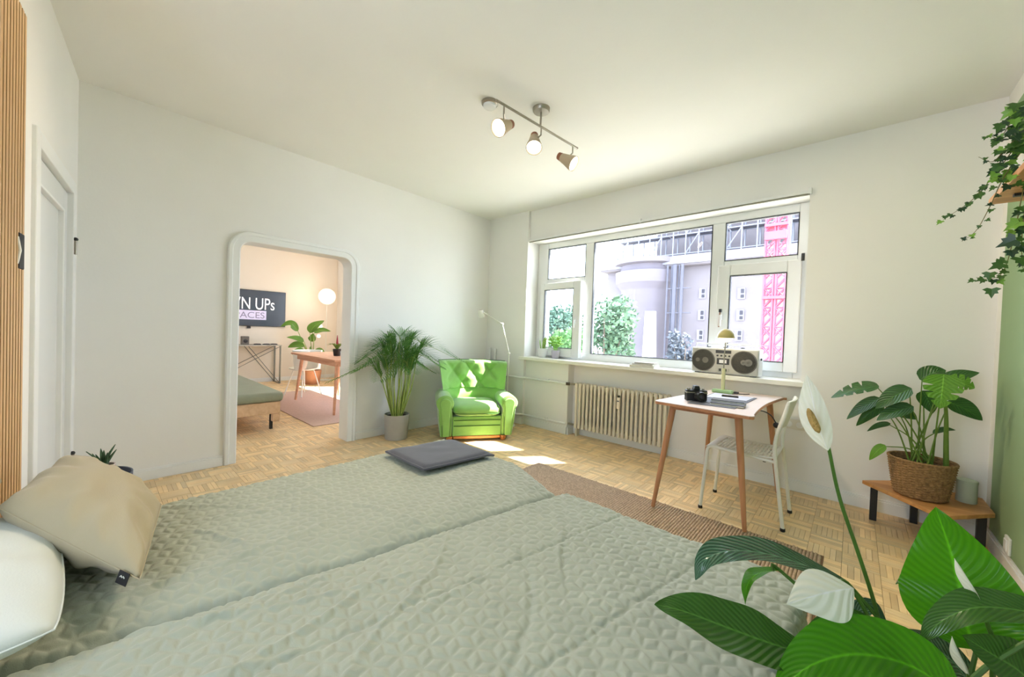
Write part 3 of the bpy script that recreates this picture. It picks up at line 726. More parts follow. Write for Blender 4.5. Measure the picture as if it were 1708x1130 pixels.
# tufted wing back
BTN = [(-.22, .70), (0.0, .70), (.22, .70), (-.11, .56), (.11, .56)]
def back(u, v, off=0.0):
    U = 2 * u - 1; z = .36 + .47 * v
    half = .33 + .07 * v
    x = half * U; y = .53 + .13 * v - .20 * abs(U) ** 3.2 * (1.25 - .25 * v) - .02
    if off == 0:
        if v > .30:
            bulge = 0; px_, pz_ = x, z
            d = 1.0
            for bx, bz in BTN: d = min(d, math.hypot(px_ - bx, (pz_ - bz)) / .10)
            # diagonal pulls between the buttons
            t1 = abs(math.cos(math.pi * ((px_ / .22) + (pz_ - .56) / .28))); t2 = abs(math.cos(math.pi * ((px_ / .22) - (pz_ - .56) / .28)))
            pf = min(min(t1, t2) * 1.6, 1.0) if abs(U) < .82 else 1
            y -= .040 * min(d, 1) ** .8 + .030 * pf ** .8
        else: y -= .03 + .02 * math.sin(math.pi * v / .3)
    e = max(0, v - .9) / .1; y += .045 * e * e; z -= .012 * e * e
    ee = max(0, abs(U) - .9) / .1; y += .02 * ee
    return Vector((x, y, z))
mb = MB(); NU, NV = 56, 44
mb.grid(lambda u, v: back(u, v), NU, NV)
def rear(u, v):
    p = back(u, v, 1); p.y += .095 * (1 - .4 * abs(2 * u - 1)); p.z = p.z if v > 0 else .06; return p
mb.grid(rear, NU, NV)
n0 = (NU + 1) * (NV + 1)
rim = [j for j in range(NU + 1)] + [i * (NU + 1) + NU for i in range(1, NV + 1)] + [NV * (NU + 1) + j for j in range(NU - 1, -1, -1)] + [i * (NU + 1) for i in range(NV - 1, 0, -1)]
mb.f += [(rim[i], rim[(i + 1) % len(rim)], n0 + rim[(i + 1) % len(rim)], n0 + rim[i]) for i in range(len(rim))]
bk = mb.build('backrest', velvet, ac, smooth=True, sharp=60)
MB().tube([back(u, 1.0, 1) + Vector((0, .01, .003)) for u in [i / 30 for i in range(31)]], .005, 6).build('top_piping', piping, bk, smooth=True)
bm_ = MB().sphere((0, 0, 0), .013, 10, 6, (1, .6, 1)).mesh('button', velvet, True)
for bx, bz in BTN:
    v = (bz - .36) / .47; u = (bx / (.33 + .07 * v) + 1) / 2
    o = bpy.data.objects.new('button', bm_); link(o, bk); o.location = back(u, v) + Vector((0, -.002, 0))
# rolled arms
def arm(sg):
    out = []
    for i in range(25):                        # mushroom outline in x-z
        t = i / 24; a = R(-40) + t * R(260)
        out.append((sg * (.345 + .092 * math.cos(a)), .405 + .085 * math.sin(a)))
    out = [(sg * .385, .05), (sg * .405, .22)] + out + [(sg * .266, .24), (sg * .266, .05)]
    mb = MB(); ys = [0.0, .012, .08, .3, .52, .60]; ins = [.90, 1.0, 1.0, .97, .92, .85]; k_ = len(out); vs = []
    for y, s in zip(ys, ins):
        for x, z in out: vs.append(Vector((sg * .335 + (x - sg * .335) * s, y - .02 + .03 * ((z < .2)), .27 + (z - .27) * s + .02 * (y / .6) * (z > .3))))
    fs = [(i * k_ + j, i * k_ + (j + 1) % k_, (i + 1) * k_ + (j + 1) % k_, (i + 1) * k_ + j) for i in range(len(ys) - 1) for j in range(k_)]
    fs += [tuple(range(k_)), tuple((len(ys) - 1) * k_ + j for j in range(k_))]
    a_ = mb.add(vs, fs).build('arm', velvet, ac, smooth=True, sharp=50)
    # inset front panel with its piping
    pan = []
    for i in range(17):
        a = R(-25) + i / 16 * R(230); pan.append((sg * (.343 + .060 * math.cos(a)), .405 + .055 * math.sin(a)))
    pan = [(sg * .365, .06), (sg * .372, .2)] + pan + [(sg * .295, .24), (sg * .298, .06)]
    T = Matrix(((1, 0, 0, 0), (0, 0, 1, 0), (0, 1, 0, 0), (0, 0, 0, 1)))
    pn = MB().prism(pan, -.032, -.005, T).build('arm_panel', velvet, a_, bevel=.010, seg=3)
    MB().tube([Vector((x, -.026 + .02, z)) for x, z in pan], .006, 6, closed=True).build('panel_piping', piping, pn, smooth=True)
arm(-1); arm(1)
for x, y in ((-.29, .03), (.29, .03), (-.27, .56), (.27, .56)):
    MB().lathe([(.022, 0), (.034, .02), (.036, .052)], (x, y, 0), 14).build('foot', orange, ac, smooth=True)

# ------------------------------------------------------------------ areca palm
palm = thing('potted_palm', 'bushy areca palm in a grey pot between doorway and armchair', 'potted plant', (-3.60, 2.19, 0))
def pot(parent, r0, r1, h, m, wall=.008, n=28, rim=.0, name='pot'):
    p = MB().lathe([(r0 * .96, 0), (r0, .006), (r1, h - .01), (r1 + rim, h - .01), (r1 + rim, h), (r1 - wall, h), (r1 - wall - .002, h - .03), (.001, h - .03)], (0, 0, 0), n).build(name, m, parent, smooth=True, sharp=35)
    return p
soil = mat('potting_soil', rgb(62, 46, 34), .95, var=(60, .3), bump=(90, .8))
concrete = mat('grey_ceramic', rgb(176, 172, 164), .6, var=(9, .06), bump=(60, .06))
pot(palm, .118, .13, .262, concrete)
MB().lathe([(.119, 0), (.08, .008), (.001, .012)], (0, 0, .235), 20).build('soil', soil, palm, smooth=True)
palmleaf = leafmat('palm_leaf', rgb(64, 112, 48), rgb(108, 158, 74), 3, 0, .4, .3, .7)
palmstem = mat('palm_stem', rgb(150, 168, 82), .5, var=(25, .12))
prng = random.Random(11)
NFR = 22
for i in range(NFR):
    an = i * 2.399 + .4
    dx, dy = math.cos(an), math.sin(an)
    if i < 14: reach = prng.uniform(.42, .66); top = prng.uniform(.78, 1.0)
    else: reach = prng.uniform(.18, .36); top = prng.uniform(.98, 1.10)
    rx = reach * dx * (.75 if dx > 0 else .20); ry = min(reach * dy, .40)
    b = Vector((.05 * dx, .05 * dy, .235)); s1_ = b + Vector((rx * .18, ry * .18, .32)); c = Vector((rx * .55, ry * .55, top)); tip = Vector((rx * 1.2, ry * 1.2, top - reach * .22)); 
    pts = crom([b, s1_, Vector((rx * .36, ry * .36, .235 + (top - .235) * .82)), c, tip], 40)
    lim = lambda p: Vector((max(p.x, -.195), p.y, p.z))
    fr_ = MB(); fr_.tube([lim(p) for p in pts[18:]], [.004 - .003 * k_ / 22 for k_ in range(23)], 5).build('frond_rib', palmstem, palm)
    MB().tube([lim(p) for p in pts[:20]], [.0085 - .0035 * k_ / 20 for k_ in range(20)], 6).build('stem', palmstem, palm, smooth=True)
    fm = MB()
    for k_ in range(17, 41):
        p = lim(pts[k_]); t = (pts[min(k_ + 1, 40)] - pts[k_ - 1]).normalized(); sd = t.cross(Vector((0, 0, 1)))
        sd = sd.normalized() if sd.length > 1e-3 else Vector((1, 0, 0))
        f = (k_ - 17) / 23; ll = .24 * math.sin(math.pi * (.12 + .8 * f)) ** .8 * (.75 + .5 * reach)
        for sg in (-1, 1):
            d = (sd * sg * .75 + t * (.7 + .5 * f) + Vector((0, 0, .30))).normalized()
            e1_ = lim(p + d * ll * .55); e2_ = lim(p + d * ll + Vector((0, 0, -ll * .15)))
            leaf(fm, [p, e1_, e2_], .0050, (0, 0, 1), .2, 4, 1, lambda v: math.sin(math.pi * (.08 + .9 * v)) ** .7)
    fm.build('frond', palmleaf, palm)

# ------------------------------------------------------------------ white floor lamp behind the armchair
fl = thing('floor_lamp', 'thin white jointed reading lamp standing behind the green armchair', 'floor lamp', (-3.215, 3.50, 0))
MB().lathe([(.115, 0), (.115, .012), (.10, .02), (.012, .024)], (0, 0, 0), 28).build('base', M['white_metal'], fl, smooth=True)
J1 = at_y(849, 590, 3.50) - Vector((-3.215, 3.50, 0)); J2 = at_y(838, 541, 3.46) - Vector((-3.215, 3.50, 0)); J3 = at_y(806, 521, 3.40) - Vector((-3.215, 3.50, 0))
MB().tube([(0, 0, .02), (0, 0, .5), J1], .008, 8).build('pole', M['white_metal'], fl, smooth=True)
MB().tube([J1, J2], .007, 8).build('lower_arm', M['white_metal'], fl, smooth=True)
MB().tube([J2, J3], .007, 8).build('upper_arm', M['white_metal'], fl, smooth=True)
for j in (J1, J2): MB().sphere(j, .017).build('joint', M['white_metal'], fl, smooth=True)
T = Matrix.Rotation(R(18), 4, 'X') @ Matrix.Rotation(R(8), 4, 'Y')
hd = MB().lathe([(.001, .045), (.030, .045), (.036, .035), (.042, -.055), (.038, -.055), (.033, .03), (.001, .033)], J3 + Vector((-.03, -.005, -.012)), 18, T).build('lamp_head', M['white_metal'], fl, smooth=True)
MB().sphere(J3 + Vector((-.03, -.005, -.03)), .018).build('bulb', mat('frosted_bulb', rgb(245, 243, 235), .4, var=(5, .02)), hd, smooth=True)

# ------------------------------------------------------------------ ceiling track lamp
tl_ = thing('track_lamp', 'steel ceiling bar lamp with three lit beige spots', 'ceiling lamp', (-1.66, 2.056, ZC))
def W(p): return Vector(p) - Vector((-1.66, 2.056, ZC))
MB().lathe([(.001, -.028), (.052, -.026), (.058, -.018), (.06, 0)], (0, 0, 0), 26).build('canopy', M['steel'], tl_, smooth=True)
MB().tube([W((-1.66, 2.056, 2.70)), W((-1.662, 2.056, 2.60))], .007, 8).build('stem', M['steel'], tl_, smooth=True)
B0, B1 = Vector((-1.690, 1.650, 2.603)), Vector((-1.626, 2.47, 2.60))
MB().tube([W(B0), W(B1)], .008, 10).build('bar', M['steel'], tl_, smooth=True)
taupe = mat('taupe_shade', rgb(190, 170, 140), .45, var=(8, .03)); copper = mat('wood_cap', rgb(150, 92, 62), .45, var=(20, .1))
bulbm = emitmat('lit_bulb', (1.0, .86, .62, 1), 9)
def spot(px, py, f, dirv, stem_f):
    c = W(at_depth(px, py, f)); d = Vector(dirv).normalized(); bp_ = W(B0.lerp(B1, stem_f))
    T = d.to_track_quat('Z', 'Y').to_matrix().to_4x4()
    kn = bp_ + Vector((0, 0, -.055))
    s_ = MB().lathe([(.001, -.062), (.030, -.060), (.034, -.045), (.040, -.01), (.052, .035), (.056, .062), (.052, .062), (.047, .035), (.036, -.01), (.001, -.02)], c, 24, T).build('spot_shade', taupe, tl_, smooth=True, sharp=50)
    MB().tube([bp_, kn, c - d * .015], .0055, 8).build('spot_arm', M['steel'], tl_, smooth=True)
    MB().lathe([(.001, -.092), (.027, -.090), (.0305, -.060), (.001, -.060)], c, 20, T).build('end_cap', copper, s_, smooth=True, sharp=50)
    MB().lathe([(.0455, .038), (.050, .054), (.040, .060), (.001, .064)], c, 22, T).build('bulb', bulbm, s_, smooth=True)
    l = bpy.data.lights.new('spot_light', 'SPOT'); l.energy = 76; l.color = (1, .80, .56); l.shadow_soft_size = .04; l.spot_size = R(104); l.spot_blend = .7
    lo = bpy.data.objects.new('spot_light', l); link(lo, tl_); lo.location = c + d * .075; lo.rotation_euler = (-d).to_track_quat('Z', 'Y').to_euler()
    lo.rotation_euler = d.to_track_quat('-Z', 'Y').to_euler()
spot(840, 211, 2.46, -.50 * rgt - .50 * Vector((0, 0, 1)) - .62 * fwd, .08)
spot(891, 238, 2.66, -.02 * rgt - .80 * Vector((0, 0, 1)) - .50 * fwd, .5)
spot(947, 268, 2.86, .62 * rgt - .50 * Vector((0, 0, 1)) - .35 * fwd, .93)
sd_ = thing('smoke_detector', 'round two-tier detector on the ceiling beside the lamp bar', 'detector', (-1.886, 1.781, ZC))
MB().lathe([(.001, -.020), (.05, -.02), (.055, -.016), (.056, 0)], (0, 0, 0), 24).build('base', M['steel'], sd_, smooth=True)
MB().lathe([(.001, -.042), (.036, -.040), (.043, -.034), (.043, -.0195)], (0, 0, 0), 24).build('cover', M['trim'], sd_, smooth=True)

# ------------------------------------------------------------------ desk
ZD = .745
dk = thing('desk', 'small beech desk with a scooped edge and splayed round legs by the window', 'desk', (-.70, 3.06, 0))
def L_(p): return Vector(p) - Vector((-.70, 3.06, 0))
outline = [(-1.0, 2.60), (-.985, 2.572), (-.70, 2.548), (-.43, 2.525), (-.412, 2.535), (-.410, 2.56)]
for i in range(13):
    t = i / 12; outline.append((-.415 - .035 * math.sin(math.pi * (.05 + .9 * t)) + .030 * t, 2.60 + 1.0 * t))
outline += [(-.372, 3.615), (-.385, 3.628), (-.86, 3.632), (-.885, 3.615)]
outline = [(x + .70, y - 3.06) for x, y in outline]
MB().prism(outline, ZD - .004, ZD).build('desk_top', M['deskply'], dk)
MB().prism(outline, ZD - .020, ZD - .0042).build('top_edge', M['deskedge'], dk)
MB().box(-.20, .20, -.42, .42, ZD - .05, ZD - .0205).build('underframe', M['deskedge'], dk)
for top, foot in (((-.90, 2.665), (-.982, 2.585)), ((-.505, 2.63), (-.455, 2.675 - .10)), ((-.865, 3.50), (-.93, 3.60)), ((-.47, 3.50), (-.40, 3.58))):
    if foot[0] == -.455: foot = (-.452, 2.665)
    a, b = L_((*foot, .018 if foot[1] < 2.7 else 0)), L_((*top, ZD - .021))
    MB().tube([a, a.lerp(b, .5), b], [.0125, .018, .0215], 14).build('leg', M['beech'], dk, smooth=True)
# desk lamp
dl = thing('desk_lamp', 'small green desk lamp with a lit mushroom shade', 'desk lamp', (-.775, 3.42, ZD))
sage = mat('sage_enamel', rgb(150, 186, 138), .35, var=(8, .03))
MB().box(-.075, .075, -.035, .035, 0, .028).build('base', sage, dl, bevel=.010, seg=3)
MB().tube([(0, 0, .028), (0, 0, .20)], .014, 12).build('sleeve', mat('cream_enamel', rgb(214, 210, 160), .4, var=(8, .03)), dl, smooth=True)
MB().tube([(0, 0, .19), (0.0, 0, .30), (.006, 0, .44)], .0045, 8).build('stem', M['steel'], dl, smooth=True)
sh = MB().lathe([(.001, .075), (.02, .073), (.044, .058), (.060, .034), (.066, .008), (.064, 0), (.061, .006), (.054, .034), (.04, .052), (.001, .066)], (.006, 0, .445), 26).build('lamp_shade', mat('olive_shade', rgb(178, 166, 104), .4, var=(8, .03)), dl, smooth=True)
MB().lathe([(.001, -.034), (.022, -.030), (.042, -.016), (.052, 0.0), (.054, .014), (.046, .030), (.001, .034)], (.006, 0, .445), 24).build('bulb', emitmat('lit_globe', (1.0, .86, .58, 1), 4), sh, smooth=True)
MB().tube(crom([(.075, .0, .012), (.10, .03, .012), (.11, .02, .006), (.15, .05, .005), (.17, .09, .005)], 14), .003, 6).build('cord', M['black'], dl, smooth=True)
MB().box(.075, .11, .005, .035, .004, .02).build('inline_switch', M['black'], dl, bevel=.005)
l = bpy.data.lights.new('desk_bulb', 'POINT'); l.energy = 2.0; l.color = (1, .85, .62); l.shadow_soft_size = .03
lo = bpy.data.objects.new('desk_bulb', l); link(lo, dl); lo.location = (.006, 0, .415)
# blotter and things on it
bl = thing('desk_mat', 'grey-blue document folder lying open on the desk', 'folder', (-.675, 3.07, ZD))
MB().prism([(-.135, -.41), (.135, -.37), (.15, .27), (-.145, .285)], .0005, .004).build('cover', mat('slate_board', rgb(96, 100, 112), .7, var=(12, .05)), bl)
MB().prism([(-.125, -.02), (.125, .01), (.135, .25), (-.135, .265)], .0042, .0065).build('sheet', mat('pale_paper', rgb(198, 200, 214), .7, var=(12, .02)), bl)
for i, (x, y, r_, lab, c1) in enumerate(((-.615, 2.87, 8, 'upper of two thin booklets with black covers on the folder', rgb(228, 228, 222)), (-.60, 2.80, 3, 'lower thin booklet with a black cover at the front of the folder', rgb(216, 214, 204)))):
    bk_ = thing('booklet', lab, 'booklet', (x, y, ZD + .0045 + (.011 if i == 0 else 0)), R(r_), 'booklets on the desk')
    MB().box(-.095, .095, -.055, .055, 0, .008).build('pages', mat('booklet_paper', c1, .7, var=(30, .03)), bk_)
    MB().box(-.096, .096, -.056, .056, .0082, .0125).build('cover', M['black'], bk_)
    MB().box(-.075, .085, -.02, .03, .0106, .0112).build('cover_band', mat('band_paper', rgb(222, 222, 214), .7, var=(20, .03)), bk_)
ph = thing('phone', 'black phone lying on the pale sheet in front of the desk lamp', 'phone', (-.675, 3.20, ZD + .0068), R(12))
MB().box(-.055, .055, -.028, .028, 0, .008).build('body', M['black'], ph, bevel=.006)
MB().box(-.05, .05, -.025, .025, .0081, .0086).build('screen', mat('dark_glass', rgb(18, 18, 20), .1, var=(5, .05)), ph)
cm = thing('photo_camera', 'black film camera lying on the desk left of the booklets', 'camera', (-.80, 2.80, ZD + .0045), R(40))
MB().box(-.07, .07, -.022, .022, 0, .075).build('camera_body', M['black'], cm, bevel=.007)
MB().box(-.071, .071, -.0225, .0225, .052, .063).build('silver_band', M['steel'], cm, bevel=.003)
MB().prism([(-.022, .0), (.022, .0), (.014, .028), (-.014, .028)], -.02, .02, Matrix.Translation((0, 0, .076)) @ Matrix.Rotation(R(90), 4, 'X')).build('prism_housing', M['black'], cm, bevel=.003)
ln = MB().lathe([(.033, .018), (.034, .05), (.031, .075), (.026, .075), (.024, .06), (.001, .058)], (0.01, 0, .036), 24, Matrix.Rotation(R(90), 4, 'X')).build('lens', M['black'], cm, smooth=True, sharp=40)
MB().lathe([(.001, .0585), (.024, .0592)], (0.01, 0, .036), 20, Matrix.Rotation(R(90), 4, 'X')).build('lens_glass', mat('coated_glass', rgb(40, 44, 60), .05, var=(5, .05)), ln, smooth=True)
MB().lathe([(.012, 0), (.012, .012), (.001, .012)], (-.05, 0, .0755), 14).build('dial', M['steel'], cm, smooth=True)
MB().lathe([(.009, 0), (.009, .010), (.001, .010)], (.048, 0, .0755), 14).build('shutter_button', M['steel'], cm, smooth=True)
# hanging cable at the desk edge
hc = thing('power_cable', 'black cable with a round plug hanging from the desk edge', 'cable', (-.435, 3.0, .70))
MB().tube(crom([(-.05, -.10, .02), (0, 0, .01), (.035, .10, -.03), (.055, .16, -.085)], 16), .004, 6).build('cord', M['black'], hc, smooth=True)
MB().sphere((.057, .165, -.10), .020).build('plug', M['black'], hc, smooth=True)

# ------------------------------------------------------------------ white steel chair
ch = thing('chair', 'white tubular steel chair with a perforated seat tucked at the desk', 'chair', (-.53, 3.04, 0))
def K(p): return Vector(p) - Vector((-.53, 3.04, 0))
SZ = .452
for y, yf in ((2.862, 2.852), (3.215, 3.228)):
    MB().tube(crom([K((-.755, yf, .012)), K((-.735, y, .30)), K((-.728, y, .405)), K((-.712, y, .437)), K((-.68, y, SZ - .008)), K((-.60, y, SZ - .014))], 30), .011, 10).build('leg', M['white_metal'], ch, smooth=True)
    MB().tube(crom([K((-.287, yf + (.03 if y < 3 else 0), .012)), K((-.335, y, .40)), K((-.345, y, .50)), K((-.335, y, .60)), K((-.305, y, .70)), K((-.287, y, .79))], 26), .011, 10).build('leg', M['white_metal'], ch, smooth=True)
    MB().tube([K((-.70, y, SZ - .012)), K((-.335, y, SZ - .03))], .010, 8).build('seat_rail', M['white_metal'], ch, smooth=True)
    for fx, fy in ((-.755, yf), (-.287, yf + (.03 if y < 3 else 0))):
        MB().lathe([(.012, 0), (.0145, .004), (.0135, .02)], K((fx, fy, 0)), 12).build('foot_cap', M['black'], ch, smooth=True)
# seat: ribbed plate with rows of slots, front edge rolled down
st = MB(); nrow = 13
def seat_pt(x, y):
    t = (x + .735) / .40; roll = max(0, .10 - t) / .10
    return K((x, y, SZ + .004 - .028 * t * (1 - t) * 1.2 - .02 * roll * roll - .008 * t))
xs = [-.735 + .40 * i / 40 for i in range(41)]; ys_ = [2.85 + .378 * j / 24 for j in range(25)]
vs_ = [seat_pt(x, y) for x in xs for y in ys_]; fs_ = []
for i in range(40):
    for j in range(24):
        if 5 < i < 38 and i % 2 == 0 and 2 <= j <= 21 and j % 5 not in (1,): continue
        fs_.append((i * 25 + j, i * 25 + j + 1, (i + 1) * 25 + j + 1, (i + 1) * 25 + j))
st.add(vs_, fs_).build('seat', M['white_metal'], ch, smooth=True, solid=.004, sharp=60)
bp = MB()
def back_pt(u, v):
    y = 2.858 + .36 * u; z = .635 + .175 * v
    x = -.327 + .048 * v + .018 * math.sin(math.pi * u) - .004
    return K((x, y, z))
bp.grid(back_pt, 16, 8).build('backrest', M['white_metal'], ch, smooth=True, solid=.016, bevel=.004)
for y in (2.90, 3.17): MB().lathe([(.009, -.02), (.013, -.012), (.001, 0)], K((-.40, y, SZ - .03)), 10).build('rubber_stop', M['black'], ch, smooth=True)

# ------------------------------------------------------------------ corner bench, basket with monstera, canister
bn = thing('corner_bench', 'low oak corner bench on three black legs under the monstera', 'bench', (.36, 3.45, 0))
def Q(p): return (p[0] - .36, p[1] - 3.45)
MB().prism([Q(p) for p in ((.074, 3.54), (.40, 3.145), (.625, 3.42), (.625, 3.71), (.24, 3.71))], .226, .25).build('bench_top', M['oak'], bn, bevel=.003)
for p in ((.135, 3.535), (.335, 3.685), (.585, 3.47)):
    x, y = Q(p); MB().box(x - .018, x + .018, y - .018, y + .018, 0, .2255).build('leg', M['black'], bn, bevel=.002)
mo = thing('potted_monstera', 'monstera with split leaves in a woven seagrass basket on the corner bench', 'potted plant', (.335, 3.455, .2560))
sea = mat('seagrass', rgb(158, 122, 80), .9, var=(70, .35), bump=(120, .8))
bk_ = MB(); nseg = 56; rows_ = 15; prof = []
for i in range(rows_ * 4 + 1):
    t = i / (rows_ * 4); prof.append((.112 + .032 * t ** .8 + .0038 * abs(math.sin(math.pi * t * rows_)), .222 * t))
def basket(u, v):
    t = v; ang = 2 * math.pi * u
    r = .112 + .034 * t ** .8 + .0035 * math.sin(math.pi * t * rows_ * 2 + (0 if int(u * 28) % 2 else math.pi)) + .0015 * math.sin(ang * 28)
    return Vector((r * math.cos(ang), r * math.sin(ang), .222 * t))
bk_.grid(basket, 112, 60).build('basket', sea, mo, smooth=True, solid=.008, sharp=180)
MB().tube([(.147 * math.cos(a), .147 * math.sin(a), .222) for a in [i / 40 * 2 * math.pi for i in range(40)]], .008, 8, closed=True).build('basket_rim', sea, mo, smooth=True)
MB().lathe([(.001, .0), (.108, .0), (.108, .006), (.001, .006)], (0, 0, 0.001), 24).build('basket_bottom', sea, mo)
MB().lathe([(.135, 0), (.07, .01), (.001, .012)], (0, 0, .185), 20).build('soil', soil, mo, smooth=True)
monl = leafmat('monstera_leaf', rgb(40, 84, 34), rgb(64, 112, 44), 9, 3, .32, .15, .5)
monb = leafmat('monstera_young_leaf', rgb(92, 150, 42), rgb(130, 182, 66), 9, 3, .35, .3, .6)
mst = mat('monstera_stem', rgb(110, 140, 58), .45, var=(25, .12))
def mon_shape(splits, seed):
    def f(v):
        w_ = (math.sin(math.pi * (v ** .62)) ** .75) if 0 < v < 1 else 0
        if splits:
            c = (v * 5.0 + seed * .3) % 1; 
            if .18 < v < .85: w_ *= 1 - .62 * max(0, 1 - abs(c - .5) / .15) ** .6
        return w_
    return f
# (leaf base px, tip px, depth y, half width, split, young, up tilt)
def mp_(px, py, y): return at_y(px, py, y) - Vector((.335, 3.455, .2560))
mleaves = [((1462, 645), (1386, 664), 3.36, .060, 1, 0, (0, -.5, .8)), ((1517, 650), (1460, 682), 3.30, .058, 0, 0, (-.2, -.7, .6)), ((1466, 666), (1412, 700), 3.42, .045, 0, 0, (-.3, -.6, .6)),
           ((1520, 680), (1462, 702), 3.30, .050, 0, 0, (0, -.6, .7)), ((1470, 676), (1428, 711), 3.48, .035, 0, 0, (.3, -.8, .3)), ((1482, 708), (1446, 720), 3.45, .025, 0, 0, (0, -.5, .8)),
           ((1538, 632), (1578, 618), 3.42, .055, 0, 0, (0, -.7, .6)), ((1570, 640), (1634, 622), 3.46, .050, 0, 0, (0, -.6, .7)), ((1574, 628), (1568, 682), 3.24, .080, 1, 1, (0, -.9, .35)),
           ((1586, 640), (1626, 648), 3.36, .060, 1, 1, (.1, -.7, .6)), ((1584, 672), (1639, 702), 3.40, .055, 0, 0, (.2, -.8, .5)), ((1540, 655), (1556, 690), 3.52, .050, 0, 0, (0, -.8, .5)), ((1560, 722), (1594, 718), 3.45, .022, 0, 0, (0, -.5, .8)),
           ((1474, 745), (1450, 768), 3.36, .028, 0, 1, (-.3, -.8, .3)), ((1500, 690), (1530, 700), 3.50, .040, 0, 0, (0, -.7, .6))]
for i, (b, t, y, hw, spl, yg, upd) in enumerate(mleaves):
    B, Tp = mp_(*b, y), mp_(*t, y); mid = (B + Tp) / 2 + Vector((0, -.006, .012))
    ext = (Tp - B).normalized() * .012
    lfm = MB(); leaf(lfm, [B - ext, mid, Tp], hw, upd, .22, 60 if spl else 14, 4, mon_shape(spl, i * .3))
    lo_ = lfm.build('leaf', monb if yg else monl, mo, smooth=True, sharp=180)
    an = i * 2.4; root = Vector((.05 * math.cos(an), .05 * math.sin(an), .19))
    MB().tube(crom([root, root.lerp(B, .45) + Vector((0, 0, .05)), B], 14), [.0055 - .0028 * k_ / 14 for k_ in range(15)], 6).build('leaf_stalk', mst, lo_, smooth=True)
MB().tube(crom([(.10, -.02, .19), mp_(1578, 735, 3.40), mp_(1578, 690, 3.36), mp_(1574, 650, 3.30)], 16), [.013, .0128, .0126, .012, .0118, .0115, .011, .0105, .010, .0095, .009, .0085, .008, .0075, .007, .006, .005], 10).build('trunk', mst, mo, smooth=True)
cn = thing('canister', 'pale grey-green lidded canister beside the seagrass basket', 'canister', (.535, 3.545, .25))
pale = mat('pale_sage_ceramic', rgb(196, 204, 182), .45, var=(8, .02))
MB().lathe([(.041, 0), (.044, .004), (.043, .118), (.001, .118)], (0, 0, 0), 26).build('body', pale, cn, smooth=True, sharp=40)
MB().lathe([(.0455, .118), (.0455, .132), (.03, .138), (.001, .14)], (0, 0, 0), 26).build('lid', pale, cn, smooth=True, sharp=40)

# ------------------------------------------------------------------ sill plants, books, boombox
ZS = .872
sn = thing('potted_snake_plant', 'small snake plant in a white pot at the left end of the sill', 'potted plant', (-2.90, 3.79, ZS))
pot(sn, .05, .06, .115, mat('white_ceramic', rgb(238, 238, 236), .4, var=(8, .01)), .006, 22)
MB().lathe([(.052, 0), (.001, .006)], (0, 0, .09), 16).build('soil', soil, sn)
snl = leafmat('snake_leaf', rgb(96, 136, 62), rgb(168, 192, 96), 8, 0, .4, .2, .8)
for i in range(6):
    a = i * 1.9; x, y = math.cos(a), math.sin(a); h_ = (.20, .17, .14, .18, .12, .15)[i]
    lm = MB(); leaf(lm, [(.02 * x, .02 * y, .085), (.032 * x, .03 * y, .085 + h_ * .5), (.055 * x + .01, .04 * y, .085 + h_)], .018, (x, y, .1), .3, 10, 2, lambda v: (.7 + .5 * v) * (1 - v ** 4) + .02); lm.build('leaf', snl, sn, smooth=True)
lp = thing('potted_herb', 'feathery light green plant in a grey pot on the sill', 'potted plant', (-2.73, 3.83, ZS))
pot(lp, .045, .052, .10, mat('mauve_grey_ceramic', rgb(196, 192, 204), .5, var=(8, .02)), .006, 22)
MB().lathe([(.044, 0), (.001, .006)], (0, 0, .075), 16).build('soil', soil, lp)
herb = leafmat('herb_leaf', rgb(120, 168, 66), rgb(168, 206, 104), 6, 2, .45, .35, .5)
hr = random.Random(5)
for i in range(22):
    a = i * 2.399; x, y = math.cos(a), math.sin(a); rr = hr.uniform(.05, .11); h_ = hr.uniform(.10, .22)
    lm = MB(); pts = crom([(.015 * x, .015 * y, .075), (.4 * rr * x, .4 * rr * y, .075 + h_ * .7), (rr * x, rr * y * .8, .075 + h_ * .85)], 8)
    lm.tube(pts, .0015, 4)
    for k_ in range(3, 9):
        for sg in (-1, 1):
            p = pts[k_]; d = Vector((-y * sg, x * sg, .25)) * .03 + Vector((x, y, .3)) * .012
            leaf(lm, [p, p + d * .6, p + d], .008, (x, y, 1), .2, 3, 1)
    lm.build('sprig', herb, lp)
for i, (dx, dz, w_, d_, h_, c, lab) in enumerate(((0, 0, .25, .17, .022, rgb(226, 222, 212), 'large cream book at the bottom of the pile on the sill'), (.01, .0225, .22, .15, .014, rgb(206, 200, 188), 'thin pale book in the middle of the pile on the sill'), (.015, .037, .19, .13, .010, rgb(168, 156, 140), 'small brown book on top of the pile on the sill'))):
    b_ = thing('book', lab, 'book', (-1.56 + dx, 3.735, ZS + .0005 + dz), R((2, -4, 5)[i]), 'books on the window sill')
    cv = mat('book_cloth', c, .7, var=(20, .03))
    MB().box(-w_ / 2, w_ / 2, -d_ / 2, d_ / 2, 0, .002).box(-w_ / 2, w_ / 2, -d_ / 2, d_ / 2, h_ - .002, h_).box(-w_ / 2, -w_ / 2 + .003, -d_ / 2, d_ / 2, .002, h_ - .002).build('cover', cv, b_)
    MB().box(-w_ / 2 + .004, w_ / 2 - .004, -d_ / 2 + .004, d_ / 2 - .004, .0022, h_ - .0022).build('pages', mat('page_block', rgb(236, 230, 214), .8, var=(80, .05)), b_)
bb = thing('boombox', 'silver twin-speaker boombox standing on the window sill behind the desk lamp', 'boombox', (-.835, 3.735, ZS), R(-3))
silver = mat('silver_plastic', rgb(196, 194, 184), .4, metal=.25, var=(20, .03)); whitep = mat('white_plastic', rgb(236, 236, 236), .4, var=(10, .01))
